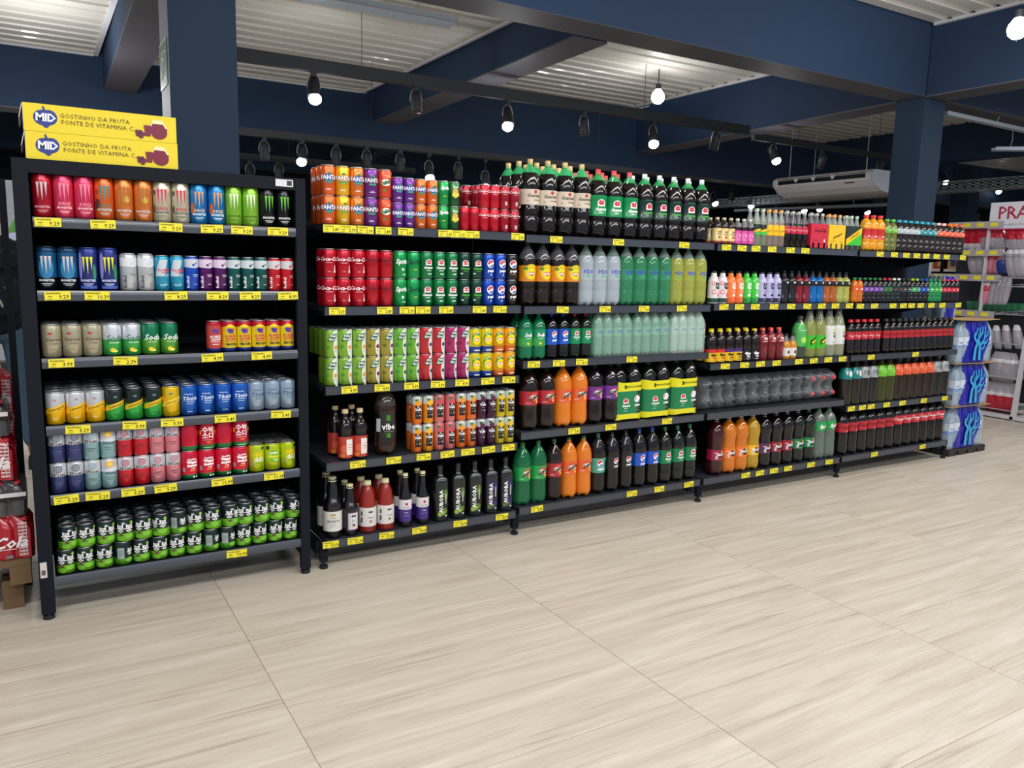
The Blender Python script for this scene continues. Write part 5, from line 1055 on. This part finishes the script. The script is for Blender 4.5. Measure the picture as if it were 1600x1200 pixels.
# shelf with snack packs glimpsed past the gondola
e = empty('snack_shelving', (8.9, 5.2, 0), 'white far shelving with snack packs seen past the gondola end', 'shelving')
def ek(n, mb): o = put(n, mb, e); o.location = (-8.9, -5.2, 0); return o
for z_ in (.55, .80, 1.0, 1.20, 1.42): ek('shelf', MB().box(8.9, 9.3, 4.3, 6.2, z_ - .03, z_, mat('#d8d6cc')))
ek('back_panel', MB().box(9.3, 9.32, 4.3, 6.2, 0, 1.7, m_black)); ek('upright', MB().box(8.9, 8.95, 5.35, 5.39, 0, 1.7, m_black))
sn = [mat('#c9a45a'), mat('#b83a2c'), mat('#d8c8a0'), mat('#3a3f7a')]
k = 0
for z_, nm in ((1.2005, 'third'), (1.0005, 'second'), (.8005, 'lowest'), (1.4205, 'top')):
    for q in range(8):
        y_ = 4.75 + q * .15
        if abs(y_ + .06 - 5.37) < .07 and 0: continue
        mb = MB(); c_ = sn[(q + k) % 3]; mb.box(0, .08, 0, .125, 0, .155, c_)
        mb.box(-.0015, 0, .03, .095, .03, .11, sn[(q + 1 + k) % 4]); mb.box(-.0012, 0, .02, .105, .13, .145, mat('#e8e4d8'))
        tag(put('snack_pack', mb, None, (8.93, y_, z_)), 'small snack pack on the %s far shelf, %s from right' % (nm, ORD[q]), 'pack', 'snack packs on the far shelving')
    k += 1
# ------------------------------------------------------------------ air conditioner
e = empty('air_conditioner', (9.0, 7.2, 2.36), 'white ceiling air conditioner with dark slotted grille', 'air conditioner')
prof = [(.04, .27), (-.02, .235), (-.025, .19), (.0, .14), (.09, .07), (.22, .015), (.38, -.005), (.75, -.005), (.75, .27)]
def prism(pf, y0, y1, m, mb=None, smooth=False):
    mb = mb or MB(); n = len(pf); v = [(x, y, z) for y in (y0, y1) for x, z in pf]
    mb.add(v, [tuple(range(n)), tuple(range(n, 2 * n))[::-1]] + [(i, n + i, n + (i + 1) % n, (i + 1) % n) for i in range(n)], m); return mb
mac = mat('#dcd9dc', 'g')
put('casing', prism(prof, -.74, .74, mac), e); put('end_cap', prism([(x * 1.0 - .004, z - .003) for x, z in prof], -.775, -.741, mat('#c9d0dc', 'g')), e); put('end_cap', prism([(x - .004, z - .003) for x, z in prof], .741, .775, mat('#c9d0dc', 'g')), e)
mb = MB()
mb.hexa([(-.028, -.68, .168), (-.028, .68, .168), (.01, .68, .168), (.01, -.68, .168), (-.026, -.68, .235), (-.026, .68, .235), (.01, .68, .235), (.01, -.68, .235)], mat('#10151f'))
put('air_slot', mb, e)
for y in (-.22, .08, .36):
    put('vane', MB().hexa([(-.034, y, .185), (-.034, y + .03, .185), (-.02, y + .03, .185), (-.02, y, .185), (-.034, y - .02, .232), (-.034, y + .05, .232), (-.02, y + .05, .232), (-.02, y - .02, .232)], mac), e)
put('louvre', MB().box(-.036, -.022, -.69, .69, .218, .224, mac), e)
put('display_panel', MB().hexa([(.02, -.50, .118), (.02, -.36, .118), (.04, -.36, .118), (.04, -.5, .118), (-.004, -.50, .15), (-.004, -.36, .15), (.02, -.36, .15), (.02, -.5, .15)], mat('#5a4a4c')), e)
put('hanger', MB().tube((.1, -.6, .27), (.1, -.6, 1.1), .006, mw, 6).tube((.1, .6, .27), (.1, .6, 1.1), .006, mw, 6).tube((.6, -.6, .27), (.6, -.6, 1.1), .006, mw, 6).tube((.6, .6, .27), (.6, .6, 1.1), .006, mw, 6), e)
# ------------------------------------------------------------------ lighting tracks, spotlights and bulbs
glow = emis('lit_lamp', (1, .98, .95), 14.0); m_lamp = mat('#16181d', 'p')
def track(x0, x1, y, z, label, drop=3.0, n=2, w=.05, hh=.04):
    e = empty('lighting_track', (x0, y, z), label, 'track')
    put('rail', MB().box(0, x1 - x0, -w / 2, w / 2, -.02, hh, m_lamp), e)
    for k in range(n):
        x = (x1 - x0) * (k + .5) / n; put('hanger', MB().tube((x, 0, hh), (x, 0, drop - z), .0025, m_lamp, 5), e)
    return e
SPK = {}
def spotlight(px, py, y, lit, zt, label, aim=-PI / 4, s=1.0):
    p = onY(px, py, y)
    e = empty('track_spotlight', (p.x, y, zt), label, 'spotlight', 'lit spotlights' if lit else 'unlit looking spotlights')
    dz = p.z - zt
    put('adapter', MB().box(-.018 * s, .018 * s, -.015, .015, -.035, 0, m_lamp).tube((0, 0, -.035), (0, 0, dz + .07 * s), .006, m_lamp, 6), e)
    yk = MB(); 
    for sd in (-1, 1): yk.path([(0, 0, dz + .095 * s), (sd * .032 * s, 0, dz + .075 * s), (sd * .045 * s, 0, dz + .03 * s), (sd * .044 * s, 0, dz)], .0035, mat('#8a8d92', 'met'), 5)
    put('yoke', yk, e)
    key = (lit, round(s, 2))
    if key not in SPK:
        b = MB(); b.lathe([(.022 * s, -.075 * s), (.036 * s, -.07 * s), (.041 * s, -.03 * s), (.042 * s, .065 * s), (.040 * s, .07 * s)] , lambda i: m_lamp, 18)
        r = MB(); r.lathe([(.0405 * s, .0655 * s), (.039 * s, .071 * s), (.034 * s, .073 * s), (.0001, .0735 * s)], lambda i: glow if lit else mat('#2a2d33', 'g'), 18)
        if lit: r = MB().lathe([(.036 * s, .066 * s), (.043 * s, .078 * s), (.040 * s, .098 * s), (.026 * s, .112 * s), (.0005, .117 * s)], lambda i: glow, 18)
        SPK[key] = (b.mesh('lamp_body'), r.mesh('bulb' if lit else 'lens'))
    b = put('lamp_body', SPK[key][0], e, (0, 0, dz)); r = put('bulb' if lit else 'lens', SPK[key][1], e, (0, 0, dz))
    for o in (b, r): o.rotation_euler = (PI + aim, 0, random.uniform(-.5, .5)) if lit else (PI + aim, 0, 0)
track(.9, 6.66, 6.30, 2.80, 'long black lighting track hanging over the back of the gondola', 3.3, 2, .05, .075)
track(6.95, 9.9, 6.50, 2.80, 'black lighting track continuing beyond the lit cross beam', 3.5, 2)
for i, (px, py, lit) in enumerate([(490, 138, 1), (650, 160, 0), (793, 183, 1), (912, 198, 0), (1020, 212, 1), (1117, 222, 0)]):
    spotlight(px, py, 6.3, lit, 2.78, ('glowing' if lit else 'black dark') + ' spotlight on the long track, %s from left' % ORD[i], -.45 if lit else -.15 if i < 4 else .25, 1.15)
for i, (px, py, lit) in enumerate([(1208, 240, 1), (1284, 253, 0), (1374, 262, 0)]):
    spotlight(px, py, 6.5, lit, 2.78, ('glowing' if lit else 'black dark') + ' spotlight beyond the lit beam, %s from left' % ORD[i], -.5 if lit else .35, 1.15)
track(.9, 6.5, 7.8, 2.50, 'black lighting track low behind the cans, middle distance', 3.3, 4)
for i, (px, py, lit) in enumerate([(413, 237, 0), (472, 240, 1), (525, 246, 0), (573, 250, 0), (625, 255, 0), (670, 266, 1), (716, 268, 0), (758, 281, 1)]):
    spotlight(px, py, 7.8, lit, 2.48, ('glowing' if lit else 'black dark') + ' spotlight on the middle distance track, %s from left' % ORD[i], -.45 if lit else -.1, 1.1)
track(1.0, 4.0, 9.0, 2.42, 'black lighting track farthest behind the cabinet', 2.74, 3)
for i, (px, py, lit) in enumerate([(391, 270, 1), (436, 270, 0)]):
    spotlight(px, py, 9.0, lit, 2.40, ('glowing' if lit else 'black dark') + ' spotlight just right of the near column', -.45 if lit else -.1, 1.1)
track(9.4, 19.0, 11.2, 3.02 - .02, 'black lighting track far across the hall', 3.3, 4)
for i, (px, py, lit) in enumerate([(1114, 310, 1), (1144, 305, 0), (1170, 314, 1), (1197, 310, 0), (1253, 322, 1), (1279, 320, 1), (1352, 325, 1), (1475, 278, 1), (1498, 279, 0), (1529, 343, 1), (1558, 293, 1), (1497, 341, 0)]):
    y = 11.2 if py > 300 and px < 1400 else 9.2
    p = onY(px, py, y); spotlight(px, py, y, lit, min(p.z + .25, 2.98), ('glowing' if lit else 'black dark') + ' spotlight in the far hall, %s from left' % ORD[i], -.5 if lit else .3, 1.35 if y > 10 else 1.2)
def bulb(px, py, y, r, label, ztop):
    p = onY(px, py, y); e = empty('light_bulb', (p.x, y, p.z), label, 'bulb')
    put('glass', MB().lathe([(.001, -r), (r * .5, -r * .87), (r * .87, -r * .5), (r, 0), (r * .87, r * .5), (r * .6, r * .85), (r * .4, r * 1.15)], lambda i: emis_b, 20), e)
    put('socket', MB().tube((0, 0, r * 1.1), (0, 0, r * 1.9), r * .42, m_lamp, 12), e); put('cord', MB().tube((0, 0, r * 1.9), (0, 0, ztop - p.z), .006, m_lamp, 6), e)
emis_b = emis('lit_bulb', (1, .99, .97), 22.0)
bulb(1028, 152, 7.2, .075, 'large glowing bulb hanging from the deck beside the lit beam', 3.55); bulb(1590, 46, 3.3, .068, 'large glowing bulb in the right corner under the near beam', 3.0)
for (px, py, y, en) in ((1028, 175, 7.0, 14), (1590, 60, 3.1, 30), (490, 150, 6.3, 22), (793, 195, 6.3, 22), (60, 140, 7.6, 34), (1209, 250, 6.5, 16), (900, 30, 3.4, 22)):  # two stand at no bulb: the far-left one is added to brighten its deck
    p = onY(px, py, y); l = bpy.data.lights.new('bulb_and_fill_light', 'POINT'); l.energy = en; l.shadow_soft_size = .08; o = bpy.data.objects.new('bulb_and_fill_light', l); COL.objects.link(o); o.location = p
# galvanised channels, trays
gal = mat('#a8b0b8', 'met'); gal_lit = mat('#c9d4e2', 'g')  # second steel is a lit copy, its brightness painted into the colour
def channel(a, b, w, label, wires=2, gal=gal):
    a = Vector(a); b = Vector(b); e = empty('metal_channel', a, label, 'channel'); d = b - a; L_ = d.length; u = d / L_; s_ = u.cross(Vector((0, 0, 1))).normalized(); up = s_.cross(u)
    mb = MB()
    def bar(o1, o2, z0, z1):
        mb.hexa([s_ * o1 + up * z0, d + s_ * o1 + up * z0, d + s_ * o2 + up * z0, s_ * o2 + up * z0, s_ * o1 + up * z1, d + s_ * o1 + up * z1, d + s_ * o2 + up * z1, s_ * o2 + up * z1], gal)
    bar(-w / 2, w / 2, 0, .003); bar(-w / 2, -w / 2 + .003, 0, .04); bar(w / 2 - .003, w / 2, 0, .04); bar(-.006, .006, -.004, 0)
    put('profile', mb, e)
    for k in range(wires):
        q = d * ((k + .6) / wires); put('hanger', MB().path([tuple(q + up * .04), tuple(q + up * .12 + s_ * .03), tuple(q + Vector((0, 0, .35)))], .004, mwire, 5), e)
channel(onZ(395, -18, 3.08), onZ(708, 40, 3.08), .17, 'galvanised steel channel hanging under the cream deck', 2, gal_lit)
channel(onZ(1476, 180, 2.9), onZ(1605, 208, 2.9), .06, 'thin galvanised channel running under the beam right of the far column', 1)
channel(onZ(1552, 236, 2.75), onZ(1640, 236, 2.75), .12, 'short galvanised channel hanging at the right edge', 2)
def tray(y0, y1, x, z, h, label):
    e = empty('cable_tray', (x, y0, z), label, 'cable tray'); mb = MB(); L_ = y1 - y0
    for zz_ in (0, h / 3, 2 * h / 3, h): mb.box(0, .004, 0, L_, zz_ - .012, zz_ + .012, gal)
    n = int(L_ / .12)
    for k in range(n): mb.box(0, .004, k * .12, k * .12 + .045, 0, h, gal)
    put('perforated_side', mb, e); put('tray_base', MB().box(.004, .3, 0, L_, -.012, -.006, gal), e); mb2 = MB().box(.3, .304, 0, L_, 0, h, gal); put('far_side', mb2, e)
p = onX(1600, 279, 11.8)
tray(5.2, 16, 11.8, p.z - .10, .13, 'perforated metal cable tray crossing behind the air conditioner')
channel(onX(1150, 331, 10.6), onX(1390, 322, 10.6), .10, 'pale metal channel low behind the air conditioner', 2)
# exit sign on the near column
p0 = onX(249, 78, .687); p1 = onX(264, 126, .687)
print('EXIT', p0, p1)
e = empty('exit_sign', (.687, (p0.y + p1.y) / 2, (p0.z + p1.z) / 2), 'green and white emergency exit plate on the side of the near column', 'sign')
hy, hz = .135, .115
put('plate', MB().box(-.003, 0, -hy, hy, -hz, hz, mat('#1f5a48')), e)
p = MB(); decals(p, [R(0, 0, 240, 240, '#cfe0cc'), R(0, 0, 226, 226, '#1f5a48'), R(52, -10, 60, 150, '#d8e8d4'), R(52, -8, 40, 126, '#1f5a48'), E(-34, 62, 13, 13, '#e4f0e0'), P([(-52, 44), (-18, 44), (-26, -6), (-48, -6)], '#e4f0e0'), P([(-48, -6), (-34, -6), (-64, -70), (-78, -64)], '#e4f0e0'), P([(-36, -6), (-24, -6), (0, -70), (-14, -74)], '#e4f0e0'), P([(-18, 40), (-18, 28), (20, 14), (22, 24)], '#e4f0e0')], 0, flat=True)
p.v = [(-.0035 + b, -a, c) for a, b, c in p.v]; put('pictogram', p, e)
# ------------------------------------------------------------------ the person behind the cabinet
def skin(name, verts, edges, m, parent, sub=2, root=0):
    me = bpy.data.meshes.new(name); me.from_pydata([v[:3] for v in verts], edges, []); me.materials.append(m)
    o = bpy.data.objects.new(name, me); COL.objects.link(o); o.parent = parent
    md_ = o.modifiers.new('skin', 'SKIN'); md_.use_smooth_shade = True
    me.skin_vertices[0].data[root].use_root = True
    for i, v in enumerate(verts):
        me.skin_vertices[0].data[i].radius = (v[3], v[4] if len(v) > 4 else v[3]); me.skin_vertices[0].data[i].use_root = i == root
    s_ = o.modifiers.new('sub', 'SUBSURF'); s_.levels = sub; s_.render_levels = sub
    return o
PY = 6.0; pc = onY(-2, 560, PY)
e = empty('person', (pc.x, PY, 0), 'person seen from behind with a large black backpack and blue jeans', 'person')
sk = mat('#9a6a50', 'p'); jean = mat('#4a6276', 'm'); shirt = mat('#2a2e36', 'm'); hair = mat('#15110f', 'm')
# body: x across, y forward (away from the camera)
B = [(0, 0, .90, .06, .05), (0, .01, 1.08, .10, .07), (0, .0, 1.28, .15, .10), (0, 0, 1.40, .07, .07), (-.02, .02, 1.47, .052), (-.03, .04, 1.56, .078, .09), (-.03, .04, 1.64, .07, .08),
     (-.19, 0, 1.36, .055), (-.24, .04, 1.10, .045), (-.14, .24, 1.12, .034), (-.08, .28, 1.13, .03), (.19, 0, 1.36, .055), (.23, .04, 1.10, .045), (.14, .24, 1.16, .034), (.08, .28, 1.17, .03),
     (-.10, 0, .84, .05), (-.13, .16, .48, .05), (-.14, .10, .10, .042), (-.14, .24, .04, .04, .03), (.11, 0, .84, .05), (.14, -.02, .48, .05), (.17, -.14, .10, .044), (.17, 0.0, .04, .04, .03)]
ED = [(0, 1), (1, 2), (2, 3), (3, 4), (4, 5), (5, 6), (2, 7), (7, 8), (8, 9), (9, 10), (2, 11), (11, 12), (12, 13), (13, 14), (0, 15), (15, 16), (16, 17), (17, 18), (0, 19), (19, 20), (20, 21), (21, 22)]
skin('body', B, ED, sk, e)
for sd, hx, hy_ in ((-1, -.06, .27), (1, .06, .27)):
    for k in range(5):
        a_ = (k - 2) * .016; zz_ = 1.15
        ln = (.05, .07, .078, .07, .055)[k]
        if k == 0: pts = [(hx - sd * .03, hy_, zz_), (hx - sd * .05, hy_ + .02, zz_ - .03), (hx - sd * .045, hy_ + .03, zz_ - .055)]
        else: pts = [(hx + a_, hy_ + .01, zz_ - .02), (hx + a_, hy_ + .03, zz_ - .02 - ln * .6), (hx + a_, hy_ + .02, zz_ - .02 - ln)]
        skin('finger', [(*q, .0095) for q in pts], [(0, 1), (1, 2)], sk, e, 1)
g_ = .012
skin('jeans', [(0, 0, .95, .15, .12), (-.10, 0, .84, .10), (-.13, .16, .48, .078), (-.14, .10, .12, .064), (.11, 0, .84, .105), (.14, -.02, .48, .082), (.17, -.14, .12, .066)], [(0, 1), (1, 2), (2, 3), (0, 4), (4, 5), (5, 6)], jean, e)
skin('jacket', [(0, 0, .80, .17, .14), (0, 0, 1.28, .17, .12), (0, 0, 1.39, .10, .09), (-.19, 0, 1.36, .075), (-.24, .04, 1.10, .062), (-.15, .22, 1.12, .05), (.19, 0, 1.36, .075), (.23, .04, 1.10, .062), (.15, .22, 1.155, .05)], [(0, 1), (1, 2), (1, 3), (3, 4), (4, 5), (1, 6), (6, 7), (7, 8)], shirt, e)
skin('hair', [(-.03, .035, 1.56, .086, .096), (-.03, .04, 1.64, .082, .09)], [(0, 1)], hair, e)
for sd in (-1, 1): put('ear', MB().lathe([(.005, -.02), (.014, -.01), (.016, .005), (.006, .024)], lambda i: sk, 8), e, (-.03 + sd * .09, .05, 1.56))
put('nose', MB().lathe([(.012, -.02), (.013, -.008), (.004, .02)], lambda i: sk, 6), e, (-.03, .138, 1.555))
for sd in (-1, 1): put('eye', MB().lathe([(.002, -.009), (.009, 0), (.002, .009)], lambda i: mat('#e8e4e0'), 8), e, (-.03 + sd * .03, .122, 1.58))
put('mouth', MB().box(-.05, -.01, .118, .124, 1.51, 1.518, mat('#7a3a34')), e)
for x_, y_ in ((-.14, .10), (.17, -.14)): put('shoe', MB().hexa([(x_ - .045, y_ - .08, 0), (x_ + .045, y_ - .08, 0), (x_ + .05, y_ + .19, 0), (x_ - .05, y_ + .19, 0), (x_ - .04, y_ - .07, .09), (x_ + .04, y_ - .07, .09), (x_ + .035, y_ + .17, .045), (x_ - .035, y_ + .17, .045)], mat('#2a2420', 'p')), e)
bk = empty('backpack', (pc.x + .03, PY - .24, .96), 'large black backpack worn by the person behind the cabinet', 'backpack')
bm = bpy.data.meshes.new('main_bag')
def soft(w, d, h, m, sq=3.0):
    mb = MB(); lv = 10; n = 20; v = []
    for j in range(lv + 1):
        f = j / lv; t = (2 * f - 1); s_ = (1 - abs(t) ** 4) ** .35 if abs(t) < 1 else .25; s_ = max(s_, .3)
        for i in range(n):
            a_ = 2 * PI * i / n; q = 1 / (abs(math.cos(a_)) ** sq + abs(math.sin(a_)) ** sq) ** (1 / sq)
            v.append((w / 2 * s_ * q * math.cos(a_), d / 2 * s_ * q * math.sin(a_) + .01 * math.sin(9 * f + 2 * a_), h * f))
    mb.add(v, [(j * n + i, j * n + (i + 1) % n, (j + 1) * n + (i + 1) % n, (j + 1) * n + i) for j in range(lv) for i in range(n)], m, True)
    mb.add(v[:n] + v[-n:], [tuple(range(n))[::-1], tuple(range(n, 2 * n))], m); return mb
mbk = mat('#171a20', 'm'); mbk2 = mat('#1f232b', 'm')
put('main_bag', soft(.34, .20, .50, mbk), bk); put('front_pocket', soft(.28, .10, .24, mbk2), bk, (0, -.10, .03)); put('upper_pocket', soft(.24, .07, .12, mbk2), bk, (0, -.10, .30))
for x_, z_ in ((.04, .20), (.01, .12)): put('zip_pull', MB().tube((x_, -.156, z_), (x_ + .012, -.158, z_ - .04), .006, mat('#b8b4a0'), 6), bk)
for sd in (-1, 1): put('strap', MB().path([(sd * .11, .08, .44), (sd * .12, .13, .47), (sd * .13, .27, .42), (sd * .14, .30, .25), (sd * .13, .10, .06)], .016, mbk2, 6), bk)
pl = onY(23, 378, 7.0)
tag(put('round_sign', MB().tube((0, 0, 0), (0, .02, 0), .068, mat('#c9cdf0'), 24), None, pl), 'small round pale disc hanging beyond the backpack', 'sign')
pl = onY(13, 360, 9.0); e = empty('potted_plant', (pl.x, 9.0, 0), 'green pointed leaf plant beyond the person', 'plant')
lf = mat('#4f8a3a', 'p')
for k, (dx, dz, w_) in enumerate(((0, 0, .05), (.09, .05, .06), (-.08, -.08, .05), (.04, -.1, .05))):
    mb = MB(); z0_ = pl.z - .35; mb.add([(dx - w_, 0, z0_), (dx + w_, 0, z0_), (dx + .08 + w_, .01, pl.z + dz), (dx + .14, .0, pl.z + .2 + dz), (dx + .08 - w_, .01, pl.z + dz), (dx - w_, .01, z0_), (dx + w_, .01, z0_), (dx + .08 + w_, .02, pl.z + dz), (dx + .14, .01, pl.z + .2 + dz), (dx + .08 - w_, .02, pl.z + dz)], [(0, 1, 2, 3, 4), (9, 8, 7, 6, 5), (0, 4, 9, 5), (1, 6, 7, 2), (2, 7, 8, 3), (3, 8, 9, 4)], lf)
    put('leaf', mb, e)
put('stem', MB().tube((0, 0, .3), (0, 0, pl.z - .34), .02, lf, 8), e); put('pot', MB().lathe([(.1, 0), (.14, .3), (.15, .32), (.12, .32)], lambda i: mat('#3a3a3c'), 18), e)
print('OBJECTS', len(bpy.data.objects), 'TRIS', sum(len(o.data.polygons) for o in bpy.data.objects if o.type == 'MESH'))
